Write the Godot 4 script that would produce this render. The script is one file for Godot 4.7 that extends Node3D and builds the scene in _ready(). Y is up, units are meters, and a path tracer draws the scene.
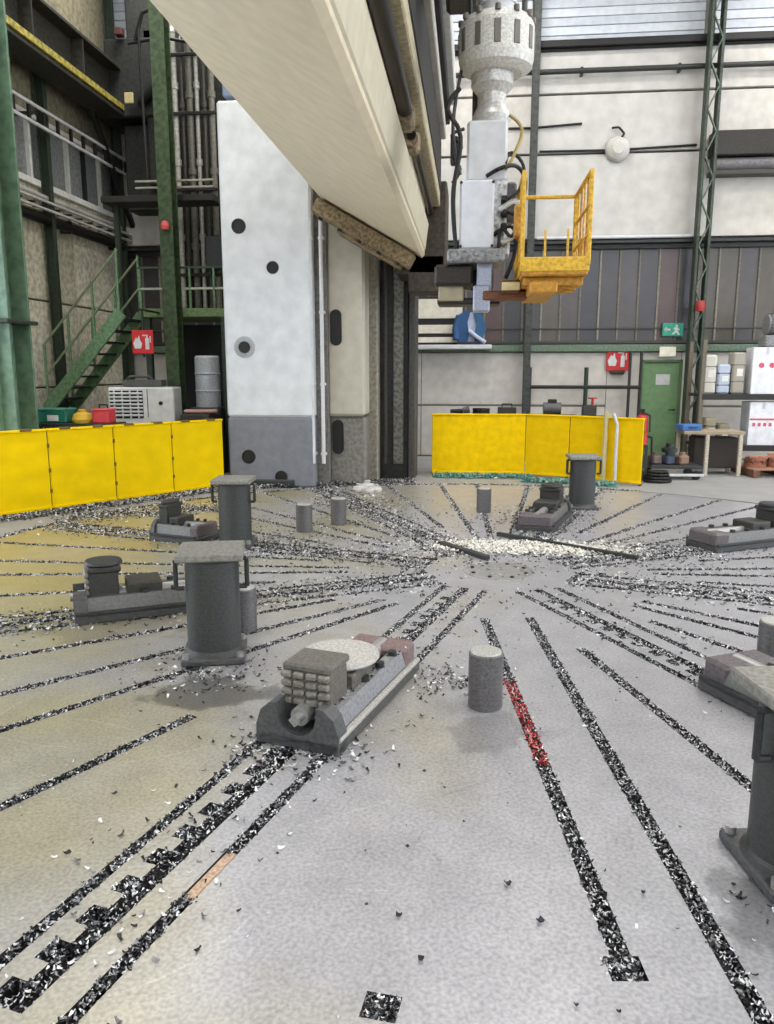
extends Node3D

# ---------------------------------------------------------------- helpers
const EYE := Vector3(0, 1.7, 0)
const HUB := Vector3(0.28, 0, -6.53)          # centre of the round machine table
const TABLE_R := 5.10
const BACK := -15.5                            # face of the back wall
const LEFT := -6.98
var names := {}
var mats := {}
var tex := {}
var rng := RandomNumberGenerator.new()

func numbered(n: String) -> String:
	if not names.has(n):
		names[n] = 0
		return n
	names[n] += 1
	return "%s_%03d" % [n, names[n]]

func tag(o: Node3D, label: String, category: String, group := "", kind := "") -> void:
	if label != "": o.set_meta("label", label)
	if category != "": o.set_meta("category", category)
	if group != "": o.set_meta("group", group)
	if kind != "": o.set_meta("kind", kind)

func thing(n: String, label: String, category: String, at := Vector3.ZERO, turn := 0.0, group := "", kind := "") -> Node3D:
	var o := Node3D.new()
	o.name = numbered(n)
	add_child(o)
	o.position = at
	o.rotation.y = turn
	tag(o, label, category, group, kind)
	return o

func copy_of(src: Node3D, label: String, at: Vector3, turn := 0.0, group := "") -> Node3D:
	var o: Node3D = src.duplicate()
	var base := String(src.name).split("_0")[0]
	o.name = numbered(base)
	add_child(o)
	o.position = at
	o.rotation.y = turn
	o.set_meta("label", label)
	if group != "": o.set_meta("group", group)
	return o

func done(st: SurfaceTool, n: String, m: Material, parent: Node = null, at := Vector3.ZERO) -> MeshInstance3D:
	var o := MeshInstance3D.new()
	o.mesh = st.commit()
	o.material_override = m
	o.cast_shadow = GeometryInstance3D.SHADOW_CASTING_SETTING_ON
	o.position = at
	if parent == null:
		o.name = numbered(n)
		add_child(o)
	else:
		o.name = n
		parent.add_child(o, true)
	return o

func bits(o: MeshInstance3D) -> void:
	o.set_meta("kind", "stuff")

func put(mesh: Mesh, n: String, m: Material, parent: Node, xf: Transform3D) -> MeshInstance3D:
	var o := MeshInstance3D.new()
	o.mesh = mesh
	o.material_override = m
	o.transform = xf
	o.name = n
	parent.add_child(o, true)
	return o

func begin() -> SurfaceTool:
	var st := SurfaceTool.new()
	st.begin(Mesh.PRIMITIVE_TRIANGLES)
	return st

func vtx(st: SurfaceTool, p: Vector3, n: Vector3) -> void:
	st.set_normal(n)
	st.add_vertex(p)

func tri(st: SurfaceTool, a: Vector3, b: Vector3, c: Vector3, n: Vector3) -> void:
	var f := (a - c).cross(a - b)
	if f.dot(n) < 0.0:
		var t := b; b = c; c = t
		f = -f
	if f.length() > 1e-12: n = f.normalized()
	vtx(st, a, n); vtx(st, b, n); vtx(st, c, n)

func quad(st: SurfaceTool, a: Vector3, b: Vector3, c: Vector3, d: Vector3, n: Vector3) -> void:
	tri(st, a, b, c, n)
	tri(st, a, c, d, n)

func bx(st: SurfaceTool, c: Vector3, s: Vector3, ch := 0.006, rot := Basis()) -> void:
	var h := s * 0.5
	ch = minf(ch, minf(h.x, minf(h.y, h.z)) * 0.7)
	var P := func(a: int, sg: Vector3) -> Vector3:
		var p := Vector3(sg.x * (h.x - ch), sg.y * (h.y - ch), sg.z * (h.z - ch))
		p[a] = sg[a] * h[a]
		return c + rot * p
	for a in 3:
		var u := (a + 1) % 3
		var v := (a + 2) % 3
		for s0 in [-1.0, 1.0]:
			var q := []
			for k in [[-1.0, -1.0], [1.0, -1.0], [1.0, 1.0], [-1.0, 1.0]]:
				var sg := Vector3.ZERO
				sg[a] = s0; sg[u] = k[0]; sg[v] = k[1]
				q.append(P.call(a, sg))
			var n := Vector3.ZERO
			n[a] = s0
			quad(st, q[0], q[1], q[2], q[3], rot * n)
			for s1 in [-1.0, 1.0]:
				var e1 := Vector3.ZERO
				e1[a] = s0; e1[u] = s1; e1[v] = -1.0
				var e2 := e1
				e2[v] = 1.0
				var nn := Vector3.ZERO
				nn[a] = s0; nn[u] = s1
				quad(st, P.call(a, e1), P.call(a, e2), P.call(u, e2), P.call(u, e1), rot * nn)
	for i in [-1.0, 1.0]:
		for j in [-1.0, 1.0]:
			for k in [-1.0, 1.0]:
				var sg := Vector3(i, j, k)
				tri(st, P.call(0, sg), P.call(1, sg), P.call(2, sg), rot * sg)

func frame_of(d: Vector3) -> Basis:
	var z := d.normalized()
	var x := Vector3.UP.cross(z)
	if x.length() < 0.01: x = Vector3.RIGHT
	x = x.normalized()
	return Basis(x, z.cross(x), z)

func cyl(st: SurfaceTool, a: Vector3, b: Vector3, r0: float, r1 := -1.0, n := 16, caps := true) -> void:
	if r1 < 0.0: r1 = r0
	var f := frame_of(b - a)
	for i in n:
		var t0 := TAU * i / n
		var t1 := TAU * (i + 1) / n
		var d0 := f.x * cos(t0) + f.y * sin(t0)
		var d1 := f.x * cos(t1) + f.y * sin(t1)
		var p0 := a + d0 * r0
		var p1 := a + d1 * r0
		var q0 := b + d0 * r1
		var q1 := b + d1 * r1
		if ((p0 - q1).cross(p0 - p1)).dot(d0) >= 0.0:
			vtx(st, p0, d0); vtx(st, p1, d1); vtx(st, q1, d1)
			vtx(st, p0, d0); vtx(st, q1, d1); vtx(st, q0, d0)
		else:
			vtx(st, p0, d0); vtx(st, q1, d1); vtx(st, p1, d1)
			vtx(st, p0, d0); vtx(st, q0, d0); vtx(st, q1, d1)
		if caps:
			tri(st, a, p0, p1, -f.z)
			tri(st, b, q0, q1, f.z)

func tube(st: SurfaceTool, pts: Array, r: float, n := 10) -> void:
	for i in pts.size() - 1:
		cyl(st, pts[i], pts[i + 1], r, r, n)

func lathe(st: SurfaceTool, prof: Array, at: Vector3, n := 28) -> void:
	for k in prof.size() - 1:
		var a: Vector2 = prof[k]
		var b: Vector2 = prof[k + 1]
		var e := b - a
		if e.length() < 1e-5: continue
		var nn := Vector2(e.y, -e.x).normalized()
		for i in n:
			var t0 := TAU * i / n
			var t1 := TAU * (i + 1) / n
			var c0 := Vector3(cos(t0), 0, sin(t0))
			var c1 := Vector3(cos(t1), 0, sin(t1))
			var A := at + c0 * a.x + Vector3.UP * a.y
			var B := at + c1 * a.x + Vector3.UP * a.y
			var C := at + c1 * b.x + Vector3.UP * b.y
			var D := at + c0 * b.x + Vector3.UP * b.y
			var n0 := c0 * nn.x + Vector3.UP * nn.y
			var n1 := c1 * nn.x + Vector3.UP * nn.y
			for t in [[A, B, C, n0, n1, n1], [A, C, D, n0, n1, n0]]:
				if (t[0] as Vector3).distance_to(t[1]) < 1e-6 or (t[1] as Vector3).distance_to(t[2]) < 1e-6 or (t[0] as Vector3).distance_to(t[2]) < 1e-6: continue
				var f: Vector3 = ((t[0] - t[2]) as Vector3).cross(t[0] - t[1])
				if f.dot(n0) >= 0.0:
					vtx(st, t[0], t[3]); vtx(st, t[1], t[4]); vtx(st, t[2], t[5])
				else:
					vtx(st, t[0], t[3]); vtx(st, t[2], t[5]); vtx(st, t[1], t[4])

func prism(st: SurfaceTool, poly: PackedVector2Array, z0: float, z1: float, xf := Transform3D()) -> void:
	if Geometry2D.is_polygon_clockwise(poly): poly.reverse()
	var area := 0.0
	for i in poly.size():
		area += poly[i].cross(poly[(i + 1) % poly.size()])
	var sgn := signf(area)
	var idx := Geometry2D.triangulate_polygon(poly)
	for i in range(0, idx.size(), 3):
		for z in [z0, z1]:
			var q := []
			for k in 3:
				var p := poly[idx[i + k]]
				q.append(xf * Vector3(p.x, p.y, z))
			tri(st, q[0], q[1], q[2], xf.basis * Vector3(0, 0, signf(z1 - z0) * (1.0 if z == z1 else -1.0)))
	for i in poly.size():
		var a := poly[i]
		var b := poly[(i + 1) % poly.size()]
		var e := b - a
		quad(st, xf * Vector3(a.x, a.y, z0), xf * Vector3(b.x, b.y, z0), xf * Vector3(b.x, b.y, z1), xf * Vector3(a.x, a.y, z1), xf.basis * (Vector3(e.y, -e.x, 0) * sgn))

func ibeam(st: SurfaceTool, a: Vector3, b: Vector3, w: float, d: float, side: Vector3, t := 0.02) -> void:
	# an H section from a to b; flanges face +-side
	var z := (b - a).normalized()
	var x := side.normalized()
	var y := z.cross(x)
	var B := Basis(x, y, z)
	var c := (a + b) * 0.5
	var l := a.distance_to(b)
	bx(st, c + x * (d * 0.5 - t * 0.5), Vector3(t, w, l), 0.003, B)
	bx(st, c - x * (d * 0.5 - t * 0.5), Vector3(t, w, l), 0.003, B)
	bx(st, c, Vector3(d - 2 * t, t, l), 0.003, B)

# ---------------------------------------------------------------- materials
func noise_img(key: String, seed_: int, freq: float, lo: float, hi: float, oct := 4, power := 1.0, kind := FastNoiseLite.TYPE_SIMPLEX_SMOOTH, size := 512) -> ImageTexture:
	if tex.has(key): return tex[key]
	var f := FastNoiseLite.new()
	f.seed = seed_
	f.noise_type = kind
	f.frequency = freq
	f.fractal_octaves = oct
	var im := f.get_seamless_image(size, size)
	im.convert(Image.FORMAT_L8)
	var d := im.get_data()
	var lut := PackedByteArray()
	for i in 256:
		lut.append(int(255.0 * clampf(lo + (hi - lo) * pow(i / 255.0, power), 0.0, 1.0)))
	for i in d.size():
		d[i] = lut[d[i]]
	var o := ImageTexture.create_from_image(Image.create_from_data(size, size, false, Image.FORMAT_L8, d))
	tex[key] = o
	return o

func mat(col: Color, rough := 0.7, metal := 0.0, grain := "soft", scale := 1.0, bump := 0.0) -> StandardMaterial3D:
	var key := str(col, rough, metal, grain, scale, bump)
	if mats.has(key): return mats[key]
	var m := StandardMaterial3D.new()
	m.albedo_color = col
	m.roughness = rough
	m.metallic = metal
	if grain != "":
		m.uv1_triplanar = true
		m.uv1_world_triplanar = true
		m.uv1_scale = Vector3.ONE * scale
		match grain:
			"soft": m.albedo_texture = noise_img("soft", 3, 0.012, 0.89, 1.0, 5)
			"worn": m.albedo_texture = noise_img("worn", 7, 0.03, 0.66, 1.06, 5, 0.7)
			"dirty": m.albedo_texture = noise_img("dirty", 11, 0.02, 0.5, 1.15, 5, 0.8)
			"fine": m.albedo_texture = noise_img("fine", 17, 0.08, 0.7, 1.0, 3)
		if bump > 0.0:
			m.heightmap_enabled = true
			m.heightmap_scale = bump
			m.heightmap_texture = noise_img("relief", 23, 0.05, 0.0, 1.0, 4)
	mats[key] = m
	return m

func plate_material() -> StandardMaterial3D:
	# ground steel/iron plate: stained, scuffed; one picture laid over the whole table
	var n := 2048
	var layers := []
	for k in [[5, 0.0035, 4], [9, 0.02, 5], [13, 0.3, 3]]:
		var f := FastNoiseLite.new()
		f.seed = k[0]
		f.noise_type = FastNoiseLite.TYPE_SIMPLEX_SMOOTH
		f.frequency = k[1]
		f.fractal_octaves = k[2]
		var im := f.get_image(n, n)
		im.convert(Image.FORMAT_L8)
		layers.append(im.get_data())
	var a: PackedByteArray = layers[0]
	var b: PackedByteArray = layers[1]
	var c: PackedByteArray = layers[2]
	var out := PackedByteArray()
	out.resize(n * n * 3)
	var rows := PackedFloat32Array()
	for i in n:
		rows.append(i / float(n))
	for y in n:
		for x in n:
			var i := y * n + x
			# warm side towards the left barrier: oil stain plus painted yellow guard reflection
			var w := clampf((0.47 - rows[x]) * 2.6 + (a[i] - 128) * 0.003, 0.0, 1.0)
			var v := 0.93 + (b[i] - 128) * 0.0004 + (c[i] - 128) * 0.0013
			if c[i] > 196: v -= 0.10
			var j := i * 3
			out[j] = int(clampf(v * (184.0 - 4.0 * w), 0, 255))
			out[j + 1] = int(clampf(v * (183.0 - 15.0 * w), 0, 255))
			out[j + 2] = int(clampf(v * (187.0 - 70.0 * w), 0, 255))
	for q in [[-1.36, -3.78, 0.30, 0.2, 0.72], [1.0, -2.32, 0.2, 0.16, 0.8], [-2.4, -4.8, 0.5, 0.3, 0.9], [0.1, -3.5, 0.24, 0.18, 0.88]]:   # soft-edged darker ellipses
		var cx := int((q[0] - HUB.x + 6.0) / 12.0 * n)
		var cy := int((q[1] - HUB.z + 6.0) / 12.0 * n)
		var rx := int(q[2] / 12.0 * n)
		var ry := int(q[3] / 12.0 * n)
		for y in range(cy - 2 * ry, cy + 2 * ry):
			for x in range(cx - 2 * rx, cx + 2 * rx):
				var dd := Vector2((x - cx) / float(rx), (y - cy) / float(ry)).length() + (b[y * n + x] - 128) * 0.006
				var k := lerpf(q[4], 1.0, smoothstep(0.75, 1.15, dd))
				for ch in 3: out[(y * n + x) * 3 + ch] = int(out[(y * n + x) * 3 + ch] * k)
	var r := RandomNumberGenerator.new()
	r.seed = 31
	for k in 520:      # scratches and scuffs
		var p := Vector2(r.randf() * n, r.randf() * n)
		var d := Vector2.RIGHT.rotated(r.randf() * TAU)
		var bend := r.randf_range(-0.01, 0.01)
		var up := 16 if r.randf() < 0.6 else -14
		for q in int(r.randf_range(10.0, 90.0)):
			p += d
			d = d.rotated(bend)
			var xi := int(p.x)
			var yi := int(p.y)
			if xi < 0 or yi < 0 or xi >= n or yi >= n: break
			var j := (yi * n + xi) * 3
			for ch in 3: out[j + ch] = clampi(out[j + ch] + up, 0, 255)
	var m := StandardMaterial3D.new()
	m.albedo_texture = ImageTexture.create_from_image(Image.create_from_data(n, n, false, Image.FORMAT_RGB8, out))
	m.uv1_triplanar = true
	m.uv1_world_triplanar = true
	m.uv1_scale = Vector3.ONE / 12.0
	m.uv1_offset = Vector3(0.5 - HUB.x / 12.0, 0.5, 0.5 - HUB.z / 12.0)
	m.roughness = 0.34
	m.metallic = 0.3
	return m

var cream: Material
var cream_dull: Material
var grey_light: Material
var grey_paint: Material
var iron: Material
var iron_dark: Material
var steel: Material
var black: Material
var yellow: StandardMaterial3D
var yellow_worn: StandardMaterial3D
var green: Material
var green_dark: Material
var white: Material
var chrome: Material
var red: Material
var wood: Material

func make_materials() -> void:
	cream = mat(Color8(222, 208, 178), 0.6, 0.0, "soft", 0.7)
	cream_dull = mat(Color8(196, 182, 150), 0.7, 0.0, "worn", 0.5)
	grey_light = mat(Color8(226, 229, 231), 0.5, 0.0, "soft", 0.45)
	grey_paint = mat(Color8(128, 130, 138), 0.55, 0.0, "soft", 0.8, 0.1)
	iron = mat(Color8(98, 97, 98), 0.5, 0.25, "worn", 2.0, 0.15)
	iron_dark = mat(Color8(58, 60, 60), 0.5, 0.25, "worn", 2.0, 0.15)
	steel = mat(Color8(196, 196, 194), 0.38, 0.55, "fine", 2.0)
	black = mat(Color8(26, 25, 24), 0.55, 0.1, "soft", 1.0)
	yellow = mat(Color8(254, 214, 0), 0.6, 0.0, "soft", 0.5)
	yellow.metallic_specular = 0.2
	yellow_worn = mat(Color8(250, 206, 6), 0.6, 0.0, "soft", 0.9)
	yellow_worn.metallic_specular = 0.2
	green = mat(Color8(104, 138, 100), 0.6, 0.0, "worn", 0.8)
	green_dark = mat(Color8(46, 60, 44), 0.6, 0.0, "worn", 0.8)
	white = mat(Color8(216, 217, 219), 0.5, 0.0, "soft", 1.0)
	chrome = mat(Color8(210, 212, 216), 0.2, 0.9, "", 1.0)
	red = mat(Color8(206, 36, 40), 0.5, 0.0, "soft", 1.0)
	wood = mat(Color8(150, 118, 84), 0.75, 0.0, "worn", 2.0)

# ---------------------------------------------------------------- scene
func _ready() -> void:
	rng.seed = 4711
	# camera, sky, exposure, lamps
	var cam := Camera3D.new()
	cam.name = "camera"
	add_child(cam)
	cam.position = EYE
	cam.rotation = Vector3(-atan((512.0 - 370.0) / 775.0), deg_to_rad(6.0), 0)
	cam.fov = rad_to_deg(2.0 * atan(512.0 / 775.0))
	cam.near = 0.05
	cam.far = 200.0
	cam.current = true
	var env := Environment.new()
	env.background_mode = Environment.BG_COLOR
	env.background_color = Color(0.90, 0.94, 1.0)
	env.background_energy_multiplier = 4.8
	env.tonemap_mode = Environment.TONE_MAPPER_LINEAR
	env.tonemap_exposure = 1.2
	env.sdfgi_enabled = true
	env.ssao_enabled = true
	env.ssil_enabled = true
	var we := WorldEnvironment.new()
	we.name = "environment"
	we.environment = env
	add_child(we)
	make_materials()
	build_lamps(9.5)
	build_hall()
	build_table()
	build_machine_column()
	build_crossrail()
	build_ram()
	build_platform_cage()
	build_barriers()
	build_left_corner()
	build_back_details()
	build_jacks_and_jaws()
	build_swarf()

func build_lamps(energy: float) -> void:
	var housing := begin()
	bx(housing, Vector3(0, 0.06, 0), Vector3(1.5, 0.1, 0.6), 0.02)
	bx(housing, Vector3(0, 0.15, 0), Vector3(0.5, 0.1, 0.3), 0.02)
	var hm := housing.commit()
	var face := begin()
	bx(face, Vector3(0, 0, 0), Vector3(1.4, 0.02, 0.5), 0.004)
	var fm := face.commit()
	var rod := begin()
	cyl(rod, Vector3(0, 0.1, 0), Vector3(0, 0.8, 0), 0.012, 0.012, 8)
	var rm := rod.commit()
	var glow := StandardMaterial3D.new()
	glow.albedo_color = Color(0.9, 0.9, 0.9)
	glow.emission_enabled = true
	glow.emission = Color(1, 0.98, 0.95)
	glow.emission_energy_multiplier = 2.0
	for iz in 5:
		for ix in 4:
			var at := Vector3(-5.2 + 5.6 * ix, 9.2, [-13.4, -10.1, -6.8, -3.8, 7.5][iz])
			var row: String = ["near the back wall", "over the far table half", "over the near table half", "behind the table", "by the front wall"][iz]
			var col: String = ["row by the left wall", "second row from left wall", "second row from right wall", "row by the right wall"][ix]
			var t := thing("ceiling_lamp", "hall lamp hung %s, %s" % [row, col], "lamp", at, 0.0, "hall lamps under the ceiling")
			put(hm, "housing", white, t, Transform3D())
			put(fm, "diffuser", glow, t, Transform3D())
			for s in [-0.5, 0.5]: put(rm, "hanger", black, t, Transform3D(Basis(), Vector3(s, 0, 0)))
			var l := AreaLight3D.new()
			l.name = "area_light"
			l.area_size = Vector2(1.4, 0.5)
			l.area_normalize_energy = true
			l.light_color = Color(1.0, 0.99, 0.98)
			l.light_energy = energy
			l.area_range = 60.0
			l.area_attenuation = 2.0
			l.shadow_enabled = true
			t.add_child(l)
			l.position = Vector3(0, -0.02, 0)
			l.rotation = Vector3(-PI / 2, 0, 0)

func slab(n: String, c: Vector3, s: Vector3, m: Material, label: String, cat: String) -> MeshInstance3D:
	var st := begin()
	bx(st, c, s, 0.005)
	var o := done(st, n, m)
	tag(o, label, cat, "", "structure")
	return o

func build_hall() -> void:
	var wall_m := mat(Color8(226, 218, 200), 0.8, 0.0, "soft", 0.5)
	# floor with the round pit of the machine table
	var st := begin()
	var N := 128
	var x0 := LEFT - 0.3
	var x1 := 14.3
	var z0 := BACK - 0.3
	var z1 := 9.3
	for i in N:
		var t0 := TAU * i / N
		var t1 := TAU * (i + 1) / N
		var q := []
		for t in [t0, t1]:
			var d := Vector3(cos(t), 0, sin(t))
			var k := 1e9
			if d.x > 1e-6: k = minf(k, (x1 - HUB.x) / d.x)
			if d.x < -1e-6: k = minf(k, (x0 - HUB.x) / d.x)
			if d.z > 1e-6: k = minf(k, (z1 - HUB.z) / d.z)
			if d.z < -1e-6: k = minf(k, (z0 - HUB.z) / d.z)
			q.append([HUB + d * 5.17, HUB + d * k, d])
		quad(st, q[0][0], q[1][0], q[1][1], q[0][1], Vector3.UP)
		quad(st, q[0][0], q[1][0], q[1][0] + Vector3(0, -0.5, 0), q[0][0] + Vector3(0, -0.5, 0), -q[0][2])
		tri(st, HUB + Vector3(0, -0.5, 0), q[0][0] + Vector3(0, -0.5, 0), q[1][0] + Vector3(0, -0.5, 0), Vector3.UP)
	for c in [[x0, z0], [x1, z0], [x1, z1], [x0, z1]]:   # the corners the fan leaves out
		var cp := Vector3(c[0], 0, c[1])
		var best := []
		for i in N:
			var d0 := Vector3(cos(TAU * i / N), 0, sin(TAU * i / N))
			var d1 := Vector3(cos(TAU * (i + 1) / N), 0, sin(TAU * (i + 1) / N))
			var dc := cp - HUB
			if d0.cross(dc).y * d1.cross(dc).y <= 0 and d0.dot(dc) > 0:
				for d in [d0, d1]:
					var k := 1e9
					if d.x > 1e-6: k = minf(k, (x1 - HUB.x) / d.x)
					if d.x < -1e-6: k = minf(k, (x0 - HUB.x) / d.x)
					if d.z > 1e-6: k = minf(k, (z1 - HUB.z) / d.z)
					if d.z < -1e-6: k = minf(k, (z0 - HUB.z) / d.z)
					best.append(HUB + d * k)
				break
		if best.size() == 2: tri(st, best[0], cp, best[1], Vector3.UP)
	quad(st, Vector3(x0, -0.6, z0), Vector3(x1, -0.6, z0), Vector3(x1, -0.6, z1), Vector3(x0, -0.6, z1), Vector3.DOWN)
	tag(done(st, "floor", mat(Color8(160, 160, 158), 0.55, 0.0, "soft", 0.3)), "grey worn concrete floor of the hall around the round table", "floor", "", "structure")
	slab("ceiling", Vector3(3.25, 10.1, -3.1), Vector3(22.0, 0.2, 25.4), wall_m, "pale hall ceiling high above the machine", "ceiling")
	var wr := thing("wall_right", "plain pale right wall of the hall with a long added window opening", "wall", Vector3.ZERO, 0.0, "", "structure")
	for q in [[0.0, 1.0, -15.8, 9.3], [6.6, 10.0, -15.8, 9.3], [1.0, 6.6, -15.8, -13.0], [1.0, 6.6, 8.0, 9.3]]:
		var s := begin()
		bx(s, Vector3(14.15, (q[0] + q[1]) / 2, (q[2] + q[3]) / 2), Vector3(0.3, q[1] - q[0], q[3] - q[2]), 0.003)
		done(s, "wall_section", wall_m, wr)
	glazing("window_4", "added clear window along the right wall for fill daylight", 14.1, -13.0, 8.0, 1.0, 6.6)  # unseen opening added to let sky light in from the right
	glazing("window_5", "added clear window in the left wall beside the viewer for fill daylight", LEFT - 0.2, -9.0, -0.5, 0.5, 4.2)  # added opening; its daylight brightens the crossrail underside
	var wf := thing("wall_front", "plain pale wall behind the viewer with a long added window opening", "wall", Vector3.ZERO, 0.0, "", "structure")
	for q in [[0.0, 4.6, -7.7, 14.3], [8.6, 10.0, -7.7, 14.3], [4.6, 8.6, -7.7, -6.6], [4.6, 8.6, 13.2, 14.3]]:
		var s := begin()
		bx(s, Vector3((q[2] + q[3]) / 2, (q[0] + q[1]) / 2, 9.15), Vector3(q[3] - q[2], q[1] - q[0], 0.3), 0.003)
		done(s, "wall_section", wall_m, wf)
	glazing("window_6", "added tall clear window in the wall behind the viewer for fill daylight", 0.0, -13.2, 6.6, 4.6, 8.6, PI / 2, Vector3(0, 0, 9.1))  # added opening; level daylight for surfaces that face the viewer
	build_back_wall()
	build_left_wall()

func glazing(n: String, label: String, x: float, z0: float, z1: float, y0: float, y1: float, turn := 0.0, at := Vector3.ZERO) -> void:  # panes and bars for the added daylight openings
	var t := thing(n, label, "window", at, turn, "", "structure")
	var g := StandardMaterial3D.new()
	g.albedo_color = Color(0.95, 0.98, 1.0, 0.06)
	g.transparency = BaseMaterial3D.TRANSPARENCY_ALPHA
	g.roughness = 0.02
	var cnt := int((z1 - z0) / 1.1)
	var dz := (z1 - z0) / cnt
	for i in cnt + 1:
		var st := begin()
		bx(st, Vector3(x, (y0 + y1) / 2, z0 + dz * i), Vector3(0.08, y1 - y0, 0.05), 0.006)
		done(st, "mullion", green_dark, t)
		if i < cnt:
			st = begin()
			bx(st, Vector3(x, (y0 + y1) / 2, z0 + dz * (i + 0.5)), Vector3(0.008, y1 - y0, dz - 0.05), 0.001)
			done(st, "pane", g, t)
	var tr := begin()
	bx(tr, Vector3(x, (y0 + y1) / 2, (z0 + z1) / 2), Vector3(0.07, 0.05, z1 - z0), 0.006)
	done(tr, "transom", green_dark, t)

func build_back_wall() -> void:
	var pm := [mat(Color8(210, 205, 196), 0.7, 0.0, "soft", 0.5), mat(Color8(204, 202, 196), 0.7, 0.0, "soft", 0.43), mat(Color8(212, 207, 199), 0.7, 0.0, "soft", 0.6)]
	var base_m := mat(Color8(120, 116, 106), 0.8)
	var w := thing("wall_back", "cream sheet-clad back wall of the hall with dark joints", "wall", Vector3.ZERO, 0.0, "", "structure")
	var st := begin()
	bx(st, Vector3(3.25, 5.0, BACK - 0.25), Vector3(22.0, 10.0, 0.2), 0.005)
	bx(st, Vector3(3.25, 1.02, BACK - 0.08), Vector3(21.4, 2.04, 0.16), 0.005)
	done(st, "wall_body", base_m, w)
	# cladding sheets between the columns
	var xs := [-7.4, -5.0, -2.9, -0.95, 1.08, 2.62, 4.1, 6.3, 8.4, 10.5, 12.2, 14.0]
	var rows := [[0.02, 1.0], [1.03, 2.03], [4.12, 5.60], [5.63, 6.62], [6.65, 7.38]]
	var r := RandomNumberGenerator.new()
	r.seed = 5
	for i in xs.size() - 1:
		for row in rows:
			if xs[i] == 2.62:
				continue   # the door bay is filled separately; above it the sheets are wide
			var s := begin()
			var y0: float = row[0]
			var y1: float = row[1]
			var a: float = xs[i] + 0.006
			var b: float = xs[i + 2 if row[0] > 4.0 and xs[i] == 1.08 else i + 1] - 0.006
			bx(s, Vector3((a + b) / 2, (y0 + y1) / 2, BACK + r.randf_range(-0.004, 0.004) - 0.04), Vector3(b - a, y1 - y0 - 0.01, 0.1), 0.008)
			done(s, "panel", pm[r.randi() % 3], w)
	for q in [[2.626, 3.26, 0.02, 2.03], [4.0, 4.094, 0.02, 2.03], [3.27, 3.99, 1.87, 2.03]]:
		var s := begin()
		bx(s, Vector3((q[0] + q[1]) / 2, (q[2] + q[3]) / 2, BACK - 0.04), Vector3(q[1] - q[0], q[3] - q[2], 0.1), 0.006)
		done(s, "panel", pm[0], w)
	# glazing band at the top: pale translucent louvres
	var g := thing("window_1", "pale louvred glazing band above the dark steel rail of the back wall", "window", Vector3.ZERO, 0.0, "", "structure")
	var lm := [mat(Color8(214, 219, 226), 0.5, 0.0, "soft", 0.8), mat(Color8(200, 206, 214), 0.5, 0.0, "soft", 0.8)]
	var bays := [[-7.4, -3.0], [-2.96, 1.0], [1.12, 4.02], [4.2, 8.0], [8.1, 14.0]]
	for bay in bays:
		for k in 16:
			var y := 7.56 + k * 0.15
			var s := begin()
			bx(s, Vector3((bay[0] + bay[1]) / 2, y, BACK - 0.06), Vector3(bay[1] - bay[0], 0.15, 0.02), 0.004, Basis(Vector3.RIGHT, -0.16))
			done(s, "louvre_blade", lm[(k * 7 + int(bay[0])) % 2], g)
	# dark steel band under it, pipe, thin joints
	st = begin()
	bx(st, Vector3(3.25, 7.44, BACK + 0.06), Vector3(21.4, 0.12, 0.16), 0.01)
	bx(st, Vector3(3.25, 7.36, BACK + 0.02), Vector3(21.4, 0.04, 0.1), 0.01)
	tag(done(st, "trim_1", black), "dark steel rail below the pale glazing band", "trim", "", "structure")
	st = begin()
	cyl(st, Vector3(-7.4, 6.98, BACK + 0.12), Vector3(14.0, 6.98, BACK + 0.12), 0.045, 0.045, 12)
	for k in 12:
		bx(st, Vector3(-6.6 + k * 1.7, 6.98, BACK + 0.05), Vector3(0.05, 0.14, 0.14), 0.005)
	tag(done(st, "wall_pipe", iron_dark), "dark pipe running along the upper back wall on brackets", "pipe")
	# ledge pipe above the dark windows
	st = begin()
	bx(st, Vector3(3.25, 4.04, BACK + 0.05), Vector3(21.4, 0.06, 0.16), 0.01)
	tag(done(st, "trim_2", iron_dark), "dark ledge over the window band of the back wall", "trim", "", "structure")
	st = begin()
	cyl(st, Vector3(1.2, 4.12, BACK + 0.12), Vector3(4.0, 4.12, BACK + 0.12), 0.03, 0.03, 10)
	tag(done(st, "conduit", white), "thin white conduit lying on the dark ledge between two columns", "conduit")
	# window band
	var win := thing("window_2", "long band of dark grimy wired-glass panes in the back wall", "window", Vector3.ZERO, 0.0, "", "structure")
	st = begin()
	bx(st, Vector3(3.25, 3.97, BACK - 0.05), Vector3(21.4, 0.08, 0.12), 0.01)
	bx(st, Vector3(3.25, 2.22, BACK - 0.05), Vector3(21.4, 0.06, 0.12), 0.01)
	bx(st, Vector3(3.25, 2.48, BACK - 0.085), Vector3(21.4, 0.03, 0.05), 0.004)
	done(st, "frame", mat(Color8(64, 66, 62), 0.6), win)
	var glass := []
	for c in [Color8(70, 66, 68), Color8(80, 75, 74), Color8(92, 70, 68), Color8(64, 63, 67), Color8(88, 82, 72)]:
		glass.append(mat(c, 0.3, 0.0, "soft", 0.6))
	var mull_m := mat(Color8(124, 118, 104), 0.7, 0.0, "worn", 1.0)
	var x := -7.3
	var i := 0
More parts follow.
